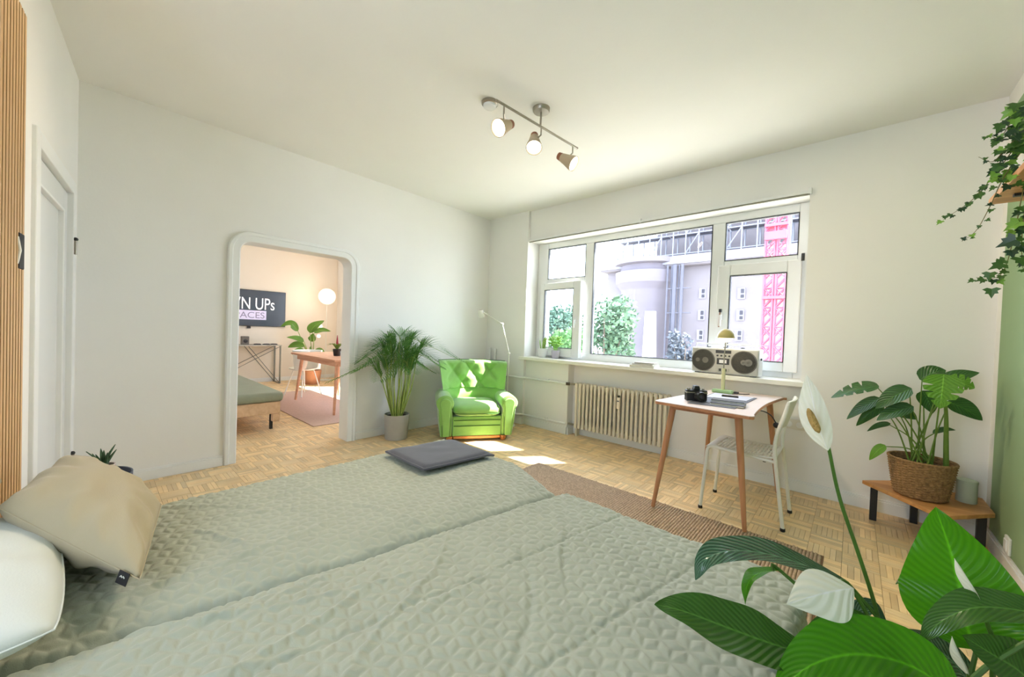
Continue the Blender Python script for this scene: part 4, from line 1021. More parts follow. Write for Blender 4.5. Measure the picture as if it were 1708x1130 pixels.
MB().box(-.265, .265, -.055, .075, .006, .232).build('case', whitep, bb, bevel=.008)
MB().box(-.258, .258, -.066, -.0555, .014, .222).build('front_panel', silver, bb, bevel=.004)
grille = mat('speaker_grille', rgb(74, 72, 66), .7, var=(200, .3), bump=(300, .6)); cone = mat('speaker_cone', rgb(128, 124, 114), .5, var=(30, .1))
RX = Matrix.Rotation(R(90), 4, 'X')
for x in (-.163, .158):
    g_ = MB().lathe([(.001, .010), (.06, .0095), (.088, .004), (.090, .0)], (x, -.0665, .118), 36, RX).build('speaker', grille, bb, smooth=True)
    MB().lathe([(.089, 0), (.089, .007), (.096, .006), (.097, 0)], (x, -.0665, .118), 36, RX).build('speaker_ring', mat('dark_ring', rgb(104, 100, 92), .4, var=(20, .05)), g_, smooth=True)
    for cx, rr in ((x + .022, .026), (x - .042, .018)) if x < 0 else ((x + .035, .030), (x + .0, .022)):
        MB().lathe([(rr * .35, .0125), (rr * .35, .014), (rr * .6, .0125), (rr * .85, .0135), (rr, .0125)], (cx, -.0665, .118), 22, RX).build('tweeter', cone, g_, smooth=True)
MB().box(-.062, .060, -.0695, -.0663, .185, .212).build('tuning_scale', M['gasket'], bb, bevel=.002)
tp = MB().box(-.050, .048, -.071, -.0663, .088, .142).build('tape_door', M['gasket'], bb, bevel=.003)
MB().box(-.030, .028, -.0725, -.0712, .100, .130).build('tape_window', whitep, tp)
for i in range(5): MB().box(-.050 + i * .021, -.034 + i * .021, -.0735, -.0663, .030, .052).build('button', M['gasket'] if i in (1, 3) else silver, bb, bevel=.002)
for i in range(4): MB().lathe([(.0075, 0), (.007, .012), (.001, .012)], (-.046 + i * .031, -.0663, .164), 12, RX).build('knob', M['gasket'], bb, smooth=True)
for i in range(8): MB().box(-.15 + i * .045, -.125 + i * .045, -.03, .01, .2325, .240).build('top_switch', whitep if i % 3 else M['gasket'], bb, bevel=.002)
MB().tube([(-.255, .02, .20), (-.255, .02, .262), (.255, .02, .262), (.255, .02, .20)], .008, 8).build('carry_handle', whitep, bb, smooth=True)
MB().lathe([(.010, 0), (.009, .010), (.001, .010)], (.265, 0, .15), 12, Matrix.Rotation(R(90), 4, 'Y')).build('side_knob', M['black'], bb, smooth=True)
for x in (-.22, .22): MB().box(x - .02, x + .02, -.04, .06, 0, .0058).build('foot', M['black'], bb)

# ------------------------------------------------------------------ bedside tray table with pots
tt = thing('tray_table', 'small dark blue round tray table in the corner behind the bed', 'side table', (-2.655, -.005, 0))
navy = mat('slate_blue_metal', rgb(84, 92, 108), .5, var=(12, .05))
MB().lathe([(.001, .400), (.140, .400), (.142, .425), (.148, .425), (.147, .392), (.001, .392)], (0, 0, 0), 36).build('tray', navy, tt, smooth=True, sharp=40)
for i in range(3):
    a = i * 2.094 + .5; MB().tube([(.10 * math.cos(a), .10 * math.sin(a), .3915), (.135 * math.cos(a), .135 * math.sin(a), 0)], .008, 8).build('leg', navy, tt, smooth=True)
sc2 = thing('potted_succulent', 'spiky aloe in a pale pink pot on the round tray table', 'potted plant', (-2.64, .04, .401))
pot(sc2, .034, .042, .075, mat('blush_ceramic', rgb(206, 190, 190), .5, var=(10, .02)), .005, 20)
MB().lathe([(.036, 0), (.001, .004)], (0, 0, .055), 14).build('soil', soil, sc2)
alo = leafmat('aloe_leaf', rgb(44, 78, 52), rgb(74, 112, 76), 12, 0, .45, .1, .4)
for i in range(11):
    a = i * 2.399; x, y = math.cos(a), math.sin(a); sp__ = .018 + .006 * i % .05; el = .105 - .004 * i
    lm = MB(); leaf(lm, [(.006 * x, .006 * y, .055), (.026 * x, .026 * y, .055 + el * .55), ((.062 - .003 * i) * x, (.062 - .003 * i) * y, .055 + el)], .010, (-x, -y, .3), .5, 6, 2, lambda v: (1 - v) ** .7 * (.8 + .4 * v) + .01)
    lm.build('leaf', alo, sc2, smooth=True, solid=.003)
p2 = thing('plant_pot', 'empty cream pot beside the aloe on the round tray table', 'pot', (-2.70, -.085, .401))
pot(p2, .03, .037, .072, mat('cream_ceramic', rgb(222, 212, 196), .5, var=(10, .02)), .005, 20)

# ------------------------------------------------------------------ wall shelf with ivy
shf = thing('wall_shelf', 'oak wall shelf high on the green wall under trailing ivy', 'shelf', (XR - .003, 2.39, 1.846))
MB().box(-.205, 0, -.42, .395, 0, .026).build('board', M['oak'], shf, bevel=.002)
for y in (-.3, .25): MB().box(-.16, 0, y - .012, y + .012, -.012, -.0005).box(-.012, 0, y - .012, y + .012, -.12, -.012).build('bracket', M['black'], shf)
iv = thing('potted_ivy', 'trailing ivy in a white pot spilling off the high shelf', 'potted plant', (.53, 2.56, 1.8725))
pot(iv, .06, .078, .12, mat('ivory_ceramic', rgb(232, 230, 222), .4, var=(8, .02)), .006, 24)
MB().lathe([(.07, 0), (.001, .008)], (0, 0, .09), 16).build('soil', soil, iv)
OI = Vector((.53, 2.56, 1.8725))
ivym = mat('ivy_leaf', rgb(64, 104, 40), .4, var=(30, .25)); ivyl = mat('ivy_young_leaf', rgb(122, 168, 62), .4, var=(30, .2)); ivyd = mat('ivy_dark_leaf', rgb(38, 70, 40), .4, var=(30, .2)); vinem = mat('ivy_vine', rgb(112, 104, 58), .6, var=(30, .1))
def ivy_mesh(m):
    # five-lobed leaf, pointing along +y
    out = [(0, 0), (.30, -.12), (.62, .06), (.36, .26), (.44, .52), (.20, .52), (0, 1.0), (-.20, .52), (-.44, .52), (-.36, .26), (-.62, .06), (-.30, -.12)]
    mb = MB(); mb.v = [(0, .25, 0)] + [(x, y, .18 * abs(x) - .06 * y * y) for x, y in out]
    mb.f = [(0, i + 1, (i + 1) % 12 + 1) for i in range(12)]
    return mb.mesh('leaf', m)
ivs = [ivy_mesh(ivym), ivy_mesh(ivyl), ivy_mesh(ivyd)]
irng = random.Random(21)
def ivy_leaf(p, size, kind=None):
    o = bpy.data.objects.new('leaf', ivs[irng.choices((0, 1, 2), (5, 2, 4))[0] if kind is None else kind]); link(o, iv); o.location = p
    nr = Vector((irng.uniform(-.6, .2), -1, irng.uniform(-.1, .9))).normalized(); yy = Vector((irng.uniform(-.9, .5), irng.uniform(-.3, .3), -irng.uniform(.3, 1)))
    yy = (yy - nr * yy.dot(nr)).normalized(); xx = yy.cross(nr)
    o.rotation_euler = Matrix((xx, yy, nr)).transposed().to_euler(); o.scale = (size,) * 3
def vine(pix, size, every=2, n=24, skip=0):
    pts = crom([at_y(px, py, y) - OI for px, py, y in pix], n)
    MB().tube(pts, [.0022 - .0014 * k_ / n for k_ in range(n + 1)], 5).build('vine', vinem, iv, smooth=True)
    for k_ in range(skip, n + 1, every):
        f = k_ / n; ivy_leaf(pts[k_] + Vector((irng.uniform(-.012, .012), -.004, irng.uniform(-.012, .008))), size * (1.15 - .5 * f) * irng.uniform(.8, 1.2))
vine([(1712, 215, 2.52), (1686, 255, 2.47), (1652, 300, 2.45), (1620, 335, 2.44), (1573, 367, 2.43)], .030, 1, 30)
vine([(1705, 250, 2.50), (1672, 300, 2.42), (1651, 345, 2.42), (1628, 385, 2.43), (1604, 403, 2.43)], .022, 2, 26, 6)
vine([(1700, 225, 2.5), (1676, 250, 2.44), (1655, 270, 2.43), (1632, 262, 2.43)], .020, 3, 18, 4)
vine([(1716, 270, 2.55), (1702, 340, 2.50), (1690, 400, 2.5), (1675, 450, 2.5), (1655, 465, 2.5), (1628, 463, 2.5)], .036, 2, 30, 8)
vine([(1720, 300, 2.5), (1708, 360, 2.46), (1704, 410, 2.46), (1706, 448, 2.46)], .034, 1, 18, 4)
vine([(1712, 190, 2.5), (1690, 200, 2.45), (1668, 230, 2.44), (1650, 225, 2.44)], .026, 1, 16, 2)
for i in range(95):
    px = irng.triangular(1648, 1760, 1705); py = irng.uniform(178, 312); 
    if px < 1648 + (1 - abs(py - 255) / 70) * -20 + (abs(py - 250) / 60) * 22: continue
    ivy_leaf(at_y(px, py, irng.uniform(2.36, 2.50)) - OI, irng.uniform(.022, .040))
for px, py, sz, kd in ((1690, 182, .045, 1), (1698, 172, .05, 0), (1671, 207, .04, 0), (1673, 440, .045, 0), (1652, 455, .038, 0), (1654, 482, .040, 0), (1694, 400, .055, 2), (1702, 430, .05, 0), (1700, 370, .05, 1)):
    ivy_leaf(at_y(px, py, 2.42) - OI, sz, kd)

# ------------------------------------------------------------------ peace lily in the foreground
PB = Vector((.155, 1.135, .16))
stand = thing('plant_stand', 'low round wooden stool under the peace lily', 'stool', (PB.x, PB.y, 0))
MB().lathe([(.001, .128), (.12, .128), (.125, .134), (.125, .153), (.12, .159), (.001, .159)], (0, 0, 0), 28).build('seat', M['oak'], stand, smooth=True, sharp=40)
for i in range(3):
    a = i * 2.094 + .3; MB().tube([(.085 * math.cos(a), .085 * math.sin(a), .1275), (.10 * math.cos(a), .10 * math.sin(a), 0)], .011, 10).build('leg', M['oak'], stand, smooth=True)
ly = thing('potted_peace_lily', 'large peace lily with white flowers in the right foreground', 'potted plant', tuple(PB))
pot(ly, .085, .11, .20, concrete, .008, 28)
MB().lathe([(.10, 0), (.05, .01), (.001, .012)], (0, 0, .17), 20).build('soil', soil, ly, smooth=True)
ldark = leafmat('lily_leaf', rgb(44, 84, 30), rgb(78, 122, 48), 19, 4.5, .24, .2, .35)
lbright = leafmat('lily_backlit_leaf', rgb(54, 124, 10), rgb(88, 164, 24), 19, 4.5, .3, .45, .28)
lstripe = leafmat('lily_glossy_leaf', rgb(30, 66, 38), rgb(84, 118, 92), 16, 4.0, .12, .1, .9)
lstem = mat('lily_stem', rgb(74, 112, 40), .45, var=(25, .1))
def Lp(t): return at_depth(*t) - PB
lily_shape = lambda v: (math.sin(math.pi * min(1, (.03 + .97 * v) ** .85)) ** .78) * (1 - .25 * v)
lily = [  # centre line from the base to the tip (px, py, depth), half width, up, material, fold
    ([(1420, 980, .86), (1344, 944, .84), (1272, 923, .82), (1212, 920, .80), (1176, 936, .79), (1160, 968, .785)], .040, (.15, -.25, 1), lstripe, .25),
    ([(1352, 1094, .76), (1280, 1072, .74), (1212, 1047, .73), (1143, 1021, .725), (1092, 1008, .72)], .056, (.1, -.55, .85), ldark, .22),
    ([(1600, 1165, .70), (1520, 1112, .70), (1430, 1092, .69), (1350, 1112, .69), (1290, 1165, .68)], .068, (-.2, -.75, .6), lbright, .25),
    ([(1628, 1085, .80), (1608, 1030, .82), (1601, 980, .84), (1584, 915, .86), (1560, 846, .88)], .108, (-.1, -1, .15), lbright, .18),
    ([(1770, 1040, .70), (1708, 1020, .71), (1629, 1014, .72), (1572, 1036, .73), (1534, 1073, .74)], .036, (0, -.45, .9), ldark, .3),
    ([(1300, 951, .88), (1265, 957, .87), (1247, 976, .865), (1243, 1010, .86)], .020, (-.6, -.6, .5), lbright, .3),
    ([(1575, 1045, .92), (1548, 1015, .92), (1520, 992, .92), (1506, 985, .92)], .030, (-.4, -.6, .6), lstripe, .3),
    ([(1560, 985, .95), (1532, 968, .95), (1508, 967, .95), (1494, 975, .95)], .010, (0, -.4, 1), ldark, .3),
    ([(1475, 1050, .80), (1420, 1044, .79), (1370, 1060, .78), (1328, 1088, .77)], .034, (0, -.6, .8), ldark, .25),
    ([(1745, 1165, .72), (1700, 1120, .72), (1652, 1090, .73), (1604, 1060, .74)], .052, (.5, -.7, .5), ldark, .25),
    ([(1625, 1150, .84), (1590, 1105, .84), (1552, 1076, .84), (1512, 1050, .84)], .036, (.4, -.7, .6), lstripe, .25),
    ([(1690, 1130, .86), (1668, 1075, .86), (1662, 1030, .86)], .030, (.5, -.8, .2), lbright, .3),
    ([(1420, 1150, .84), (1350, 1120, .82), (1290, 1098, .80), (1270, 1100, .79)], .030, (0, -.6, .8), lstripe, .25),
    ([(1740, 1120, .80), (1722, 1080, .80), (1700, 1060, .80)], .03, (.3, -.8, .4), ldark, .25),
    ([(1440, 1100, .90), (1420, 1040, .92), (1450, 1010, .93), (1480, 1040, .92)], .022, (0, -.8, .5), lstripe, .25),
]
root0 = Vector((0, 0, .175))
for i, (pts, hw, upd, m, fo) in enumerate(lily):
    P3 = [Lp(t) for t in pts]
    lm = MB(); leaf(lm, P3, hw, upd, fo, 26, 5, lily_shape, .05, i)
    lo_ = lm.build('leaf', m, ly, smooth=True, sharp=180)
    a = i * 2.4; rt = root0 + Vector((.05 * math.cos(a), .05 * math.sin(a), 0))
    MB().tube(crom([rt, rt.lerp(P3[0], .5) + Vector((0, 0, .04)), P3[0], P3[0].lerp(P3[1], .3)], 14), [.0055 - .0025 * k_ / 14 for k_ in range(15)], 6).build('leaf_stalk', lstem, lo_, smooth=True)
spathe = leafmat('white_spathe', rgb(236, 236, 218), rgb(246, 246, 236), 5, 2, .5, .4, .4)
spadm = mat('spadix', rgb(196, 158, 92), .8, var=(60, .2), bump=(200, .8))
def flower(pts, hw, upd, stem, fold, shape=None):
    P3 = [Lp(t) for t in pts]; f = MB(); leaf(f, P3, hw, upd, fold, 44, 5, shape or (lambda v: math.sin(math.pi * v ** .85) if 0 < v < 1 else 0), 0)
    fo = f.build('spathe', spathe, ly, smooth=True, sharp=180)
    MB().tube(crom([Lp(t) for t in stem], 24), [.0032 + .0014 * k_ / 24 for k_ in range(25)], 7).build('flower_stalk', lstem, fo, smooth=True)
    return fo
f1 = flower([(1381, 752, .80), (1369, 722, .795), (1360, 690, .79), (1353, 655, .79), (1345, 624, .79)], .0275, (-.35, -1, .05), [(1381, 742, .80), (1400, 830, .81), (1432, 925, .82), (1462, 1020, .83), (1482, 1110, .84), (1490, 1180, .84)], .30)
MB().tube(crom([Lp((1366, 722, .782)), Lp((1356, 702, .778)), Lp((1348, 682, .776))], 8), [.002, .006, .007, .0075, .0075, .007, .0065, .005, .002], 10).build('spadix', spadm, f1, smooth=True)
flower([(1424, 982, .74), (1395, 986, .735), (1360, 994, .73), (1312, 1008, .725)], .046, (.1, -.75, .65), [(1414, 981, .745), (1432, 1000, .75), (1452, 1040, .76), (1468, 1090, .77), (1490, 1190, .80)], -.35)
flower([(1640, 1020, .74), (1625, 985, .735), (1606, 955, .73), (1592, 932, .73)], .010, (-.6, -.8, .2), [(1639, 1016, .74), (1648, 1045, .745), (1656, 1078, .75), (1655, 1180, .78)], .8)
flower([(1616, 1128, .74), (1606, 1105, .74), (1596, 1085, .74), (1588, 1062, .74)], .010, (-.6, -.8, .2), [(1615, 1125, .74), (1618, 1160, .75), (1610, 1210, .77)], .8)

# ------------------------------------------------------------------ the next room, seen through the doorway
tv = thing('television', 'dark wall television showing white lettering in the next room', 'television', (X2, 2.04, 1.47))
MB().box(.004, .045, -.63, .63, -.355, .355).build('housing', M['black'], tv, bevel=.004)
scr = MB().box(.0452, .047, -.62, .62, -.345, .345).build('screen', mat('tv_screen', rgb(58, 66, 76), .25, var=(2, .05), emit=(rgb(58, 68, 80), .35)), tv)
MB().box(.0472, .0482, -.35, .285, -.225, -.045).build('caption_band', emitmat('lilac_band', rgb(196, 190, 214), .55), scr)
def text(body, size, loc, m, parent, align='RIGHT', sx=1.0):
    c = bpy.data.curves.new('text', 'FONT'); c.body = body; c.size = size; c.align_x = align; c.extrude = .0004
    o = bpy.data.objects.new('text', c); COL.objects.link(o)
    dg = bpy.context.evaluated_depsgraph_get(); me = bpy.data.meshes.new_from_object(o.evaluated_get(dg)); bpy.data.objects.remove(o)
    ob = bpy.data.objects.new('lettering', me); link(ob, parent); me.materials.clear(); me.materials.append(m)
    ob.location = loc; ob.rotation_euler = (R(90), 0, R(90)); ob.scale = (sx, 1, 1); return ob
text('WN UPs', .33, (.0478, .435, -.022), emitmat('white_print', (.85, .85, .85, 1), .6), scr, 'RIGHT', .66)
text('PACES', .17, (.0488, .26, -.195), mat('mauve_print', rgb(150, 144, 170), .6, var=(5, .02)), scr, 'RIGHT', 1.05)
MB().box(0.01, .04, -.03, .03, -.40, -.357).build('sensor_box', M['black'], tv, bevel=.003)
cs = thing('console_table', 'thin grey metal console table with crossed braces under the television', 'console table', (-8.58, 1.86, 0))
grey = mat('grey_steel', rgb(120, 122, 116), .4, metal=.5, var=(20, .05))
MB().box(-.19, .19, -.65, .65, .745, .763).build('top', mat('console_top', rgb(176, 174, 164), .4, var=(8, .03)), cs)
for x in (-.17, .17):
    for y in (-.63, .63): MB().box(x - .012, x + .012, y - .012, y + .012, 0, .7445).build('leg', grey, cs)
    MB().tube([(x, -.62, .02), (x, .62, .73)], .006, 6).tube([(x, .62, .02), (x, 0.1, .735)], .006, 6).build('brace', grey, cs)
MB().box(-.17, .17, .615, .645, .0, .012).build('foot_bar', grey, cs)
sk = thing('speaker_box', 'small dark speaker box on the console table', 'speaker', (-8.55, 1.93, .764))
MB().box(-.05, .05, -.06, .06, 0, .16).build('case', mat('speaker_grey', rgb(112, 106, 100), .6, var=(40, .1)), sk, bevel=.01)
MB().lathe([(.001, .004), (.03, .003), (.036, 0)], (.0505, 0, .07), 18, Matrix.Rotation(R(90), 4, 'Y')).build('driver', M['black'], sk, smooth=True)
for y, lab in ((2.12, 'left black remote lying on the console table'), (2.27, 'middle black remote lying on the console table'), (2.40, 'right black remote lying on the console table')):
    r_ = thing('remote_control', lab, 'remote', (-8.50, y, .764), R(75 + 20 * math.sin(y * 9)), 'remotes on the console')
    MB().box(-.06, .06, -.02, .02, 0, .018).build('body', M['black'], r_, bevel=.006)
    MB().box(-.04, .04, -.012, .012, .0182, .021).build('keypad', M['gasket'], r_)
db = thing('daybed', 'daybed with sage green cover and light wooden base in the next room', 'daybed', (-5.68, 1.02, 0))
lightwood = wood('birch', rgb(214, 176, 138), rgb(230, 196, 160), (4, 20, 20), .5)
MB().box(-1.05, 1.03, -.40, .37, .20, .33).build('base', lightwood, db, bevel=.006)
MB().box(.955, 1.03, .30, .37, .11, .1995).build('corner_block', lightwood, db, bevel=.01)
cv = MB().box(-1.07, 1.05, -.42, .40, .3305, .435).build('cover', mat('sage_cloth', rgb(152, 156, 134), .9, var=(6, .05), bump=(40, .25)), db, bevel=.04, seg=4)
for x, y in ((-.95, -.33), (-.95, .32), (.86, -.33), (.86, .33)): MB().box(x - .014, x + .014, y - .014, y + .014, 0, .1998).build('leg', M['black'], db)
rg = MB().box(-7.25, -4.60, 1.72, 3.25, .0008, .010).build('rug', mat('pink_rug', rgb(196, 166, 148), .95, var=(40, .06), bump=(150, .4))); tag(rg, 'flat dusty pink rug under the table in the next room', 'rug')
tb = thing('dining_table', 'pale beech table with round splayed legs in the next room', 'table', (-5.70, 2.45, 0))
pinkwood = wood('pale_beech', rgb(206, 148, 112), rgb(226, 172, 138), (3, 20, 20), .5)
MB().box(-.80, .80, -.38, .38, .715, .742).build('table_top', pinkwood, tb, bevel=.006)
MB().box(-.70, .70, -.32, .32, .645, .7148).build('apron', pinkwood, tb)
for sx in (-1, 1):
    for sy in (-1, 1): MB().tube([(sx * .70, sy * .33, .0125), (sx * .62, sy * .27, .7145)], [.016, .026], 12).build('leg', pinkwood, tb, smooth=True)
wc = thing('shell_chair', 'white shell chair with slim legs at the far end of the beech table', 'chair', (-6.78, 2.36, 0), R(20))
MB().grid(lambda u, v: Vector(((.02 + .2 * math.cos(math.pi * (u - .5) * 1.7)) * -1 * (.4 + .6 * v) + .1, .23 * math.sin(math.pi * (u - .5) * 1.7), .44 + .32 * v ** 1.3)), 18, 10).build('back_shell', M['white_metal'], wc, smooth=True, solid=.012)
MB().lathe([(.001, .425), (.16, .428), (.215, .45), (.218, .462), (.16, .44), (.001, .438)], (0, 0, 0), 26).build('seat', M['white_metal'], wc, smooth=True)
for sx in (-1, 1):
    for sy in (-1, 1): MB().tube([(sx * .20, sy * .19, .0125), (sx * .11, sy * .10, .4265)], .009, 8).build('leg', M['white_metal'], wc, smooth=True)
wc2 = thing('stool', 'white wire stool on the far side of the beech table', 'stool', (-5.95, 3.18, 0))
MB().lathe([(.001, .44), (.17, .44), (.175, .452), (.17, .462), (.001, .462)], (0, 0, 0), 26).build('seat', M['white_metal'], wc2, smooth=True, sharp=40)
for i in range(4):
    a = R(45 + 90 * i); MB().tube([(.20 * math.cos(a), .20 * math.sin(a), .0125), (.12 * math.cos(a), .12 * math.sin(a), .4395)], .009, 8).build('leg', M['white_metal'], wc2, smooth=True)
bp_ = at_z(562, 594, .743)
br = thing('potted_bromeliad', 'red flowering plant in a small black pot on the beech table', 'potted plant', (max(bp_.x, -6.4), bp_.y * max(bp_.x, -6.4) / bp_.x, .743))
pot(br, .045, .058, .10, M['black'], .005, 20)
MB().lathe([(.05, 0), (.001, .004)], (0, 0, .075), 14).build('soil', soil, br)
for i in range(12):
    a = i * 2.399; x, y = math.cos(a), math.sin(a); lm = MB(); leaf(lm, [(0, 0, .075), (.07 * x, .07 * y, .17), (.15 * x, .15 * y, .17 - .01 * (i % 3))], .016, (0, 0, 1), .3, 8, 2); lm.build('leaf', leafmat('bromeliad_leaf', rgb(74, 112, 40), rgb(128, 156, 60), 5, 0, .4, .2) if i == 0 else bpy.data.materials['bromeliad_leaf'], br, smooth=True)
redm = mat('red_bract', rgb(176, 44, 58), .5, var=(20, .15))
MB().tube([(0, 0, .08), (0, 0, .18), (0, 0, .30)], [.006, .017, .004], 8).build('flower_spike', redm, br, smooth=True)
gp = at_z(572, 596, .743); gx = max(gp.x, -6.3)
gl_ = thing('cup', 'small white cup beside the red flowering plant', 'cup', (gx, gp.y * gx / gp.x, .743))
MB().lathe([(.028, 0), (.036, .08), (.032, .08), (.025, .006), (.001, .006)], (0, 0, 0), 18).build('body', M['trim'], gl_, smooth=True)
MB().tube(crom([(0, .035, .065), (0, .058, .055), (0, .055, .03), (0, .031, .02)], 10), .004, 6).build('handle', M['trim'], gl_, smooth=True)
bd = thing('potted_banana_plant', 'tall bird of paradise plant with broad leaves in the next room', 'potted plant', (-8.0, 2.95, 0))
pot(bd, .13, .16, .28, mat('terracotta', rgb(186, 132, 100), .7, var=(8, .05)), .01, 26)
MB().lathe([(.15, 0), (.001, .01)], (0, 0, .25), 16).build('soil', soil, bd)
bgl = leafmat('banana_leaf', rgb(66, 112, 34), rgb(120, 160, 56), 14, 2, .35, .3, .5)
bst = mat('banana_stem', rgb(150, 166, 96), .5, var=(20, .1))
def RB(px, py, x): return at_x(px, py, x) - Vector((-8.0, 2.95, 0))
for b, md_, t, x, hw in (((497, 553), (485, 540), (468, 545), -7.9, .07), ((517, 556), (524, 545), (541, 535), -8.1, .10), ((507, 570), (495, 565), (478, 563), -7.8, .06), ((508, 577), (494, 576), (480, 580), -7.9, .08),
                         ((524, 556), (537, 551), (552, 553), -8.0, .06), ((510, 590), (498, 588), (487, 592), -7.7, .09), ((515, 585), (520, 586), (523, 584), -7.8, .10), ((508, 600), (500, 605), (494, 610), -7.75, .08),
                         ((524, 590), (533, 584), (542, 588), -8.0, .05), ((512, 610), (504, 614), (500, 616), -7.8, .05), ((518, 570), (521, 565), (522, 556), -8.2, .08)):
    B_, C_, T_ = RB(*b, x), RB(*md_, x), RB(*t, x)
    lm = MB(); leaf(lm, [B_, C_, T_], hw, (.7, -.5, .6), .25, 14, 3); lo_ = lm.build('leaf', bgl, bd, smooth=True, sharp=180)
    MB().tube(crom([(0, 0, .25), Vector((0, 0, .25)).lerp(B_, .55) + Vector((0, 0, .05)), B_], 10), [.014 - .0008 * k_ for k_ in range(11)], 6).build('leaf_stalk', bst, lo_, smooth=True)
gl2 = thing('globe_lamp', 'floor lamp with two small bulbs and a globe added for the wall glow', 'floor lamp', (-8.42, 3.36, 0))
MB().lathe([(.13, 0), (.13, .015), (.01, .022)], (0, 0, 0), 24).build('base', M['white_metal'], gl2, smooth=True)
MB().tube([(0, 0, .02), (0, 0, 1.66)], .008, 8).build('pole', M['white_metal'], gl2, smooth=True)
MB().sphere((0, 0, 1.80), .17, 24, 16).build('wall_glow_globe', emitmat('wall_glow', (1.0, .86, .70, 1), 1.1), gl2, smooth=True)  # lit globe added where there is only a glow on the wall
for dx_, dy_, z_ in ((.06, -.14, 1.16), (.05, -.17, .95)):
    bb_ = MB().sphere((dx_, dy_, z_), .035, 16, 10).build('globe_bulb', emitmat('bulb_glow', (1.0, .93, .8, 1), 2.5), gl2, smooth=True)
    MB().tube([(0, 0, z_ + .08), (dx_ * .7, dy_ * .7, z_ + .05), (dx_, dy_, z_ + .03)], .004, 6).build('bulb_arm', M['white_metal'], bb_, smooth=True)
l = bpy.data.lights.new('globe_light', 'POINT'); l.energy = 10; l.color = (1, .84, .68); l.shadow_soft_size = .17
lo = bpy.data.objects.new('globe_light', l); link(lo, gl2); lo.location = (.22, -.22, 1.80)

# ------------------------------------------------------------------ outside: old concrete tower block under scaffolding, trees, hoist
gm = mat('street', rgb(168, 164, 152), .95, var=(.4, .15), bump=(3, .2))
struct(MB().box(-90, 60, 4.6, 120, -9.2, -9.0).build('ground', gm))
conc = mat('weathered_concrete', rgb(112, 106, 109), .9, var=(.5, .07), bump=(2.0, .15))
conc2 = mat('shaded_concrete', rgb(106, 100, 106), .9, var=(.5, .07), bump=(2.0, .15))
YT = 40.0
tw = thing('tower_block', 'massive grey concrete tower block with rounded cornice outside the window', 'building', (-10, 46, -9))
def TW(p): return Vector(p) - Vector((-10, 46, -9))
def tb_(x0, x1, y0, y1, z0, z1): 
    a, b = TW((x0, y0, z0)), TW((x1, y1, z1)); return a.x, b.x, a.y, b.y, a.z, b.z
xl = at_y(1012, 500, YT).x; xr = 4.0
zc1 = at_y(1140, 446, YT).z
MB().box(*tb_(xl, xr, YT, 58, -9, zc1)).build('main_wall', conc, tw)
MB().box(*tb_(xl - .5, xr + .5, YT - 1.0, 58.5, zc1, zc1 + 1.1)).build('cornice', conc, tw, bevel=.2)
# rounded corner turret
cxT = at_y(1075, 500, YT).x; rT = at_y(1112, 500, YT - 1).x - cxT
MB().lathe([(rT, 0), (rT, zc1 + 9 - 2.3), (rT * 1.05, zc1 + 9 - 2.1), (rT * 1.22, zc1 + 9 - 1.5), (rT * 1.24, zc1 + 9 - .3), (rT * 1.05, zc1 + 9 - .2), (rT * 1.05, zc1 + 9 + .4), (rT * 1.28, zc1 + 9 + .5), (rT * 1.28, zc1 + 9 + 1.0), (.01, zc1 + 9 + 1.05)], TW((cxT, YT + .6, -9)), 36).build('turret', conc2, tw, smooth=True, sharp=35)
for px_, py_ in ((1046, 490), (1066, 489), (1065, 524), (1043, 559), (1064, 557)):
    p = TW(at_y(px_, py_, YT - .9 if px_ < 1060 else YT - 1.9)); d = .0
    wv = MB().box(p.x - .24, p.x + .24, p.y - .10, p.y + 1.5, p.z - .65, p.z + .65).build('window_slot', mat('window_shadow', rgb(48, 47, 56), .7, var=(3, .1)) if 'window_shadow' not in bpy.data.materials else bpy.data.materials['window_shadow'], tw)
    MB().box(p.x - .42, p.x - .25, p.y - .22, p.y + 1.4, p.z - .75, p.z + .75).build('shutter', mat('pale_frame', rgb(128, 126, 134), .8, var=(3, .05)) if 'pale_frame' not in bpy.data.materials else bpy.data.materials['pale_frame'], wv)
for px_, py_ in ((1172, 490), (1170, 526), (1168, 559), (1237, 490), (1235, 526), (1232, 560), (1330, 470), (1330, 512)):
    p = TW(at_y(px_, py_, YT))
    wv = MB().box(p.x - .30, p.x + .30, p.y - .12, p.y - .02, p.z - .50, p.z + .50).build('window_frame', bpy.data.materials['pale_frame'], tw)
    MB().box(p.x - .05, p.x + .22, p.y - .16, p.y - .121, p.z + .02, p.z + .42).build('pane', bpy.data.materials['window_shadow'], wv)
    MB().box(p.x - .05, p.x + .22, p.y - .16, p.y - .121, p.z - .40, p.z - .1).build('pane', bpy.data.materials['window_shadow'], wv)
# set-back upper storeys
zu = zc1 + 1.1
xu0 = at_y(1046, 420, 43).x
MB().box(*tb_(xu0 + 3.6, xr, 43, 57, zu, zu + 12)).build('upper_wall', mat('upper_concrete', rgb(118, 112, 114), .9, var=(.5, .06)), tw)
p0 = at_y(1150, 445, YT - .6); 
tv_ = MB().box(*tb_(-1.5 + xl + 1, xr, YT - 1.2, YT - .9, zc1 + .2, zc1 + .9)).build('ledge_band', bpy.data.materials['pale_frame'], tw)
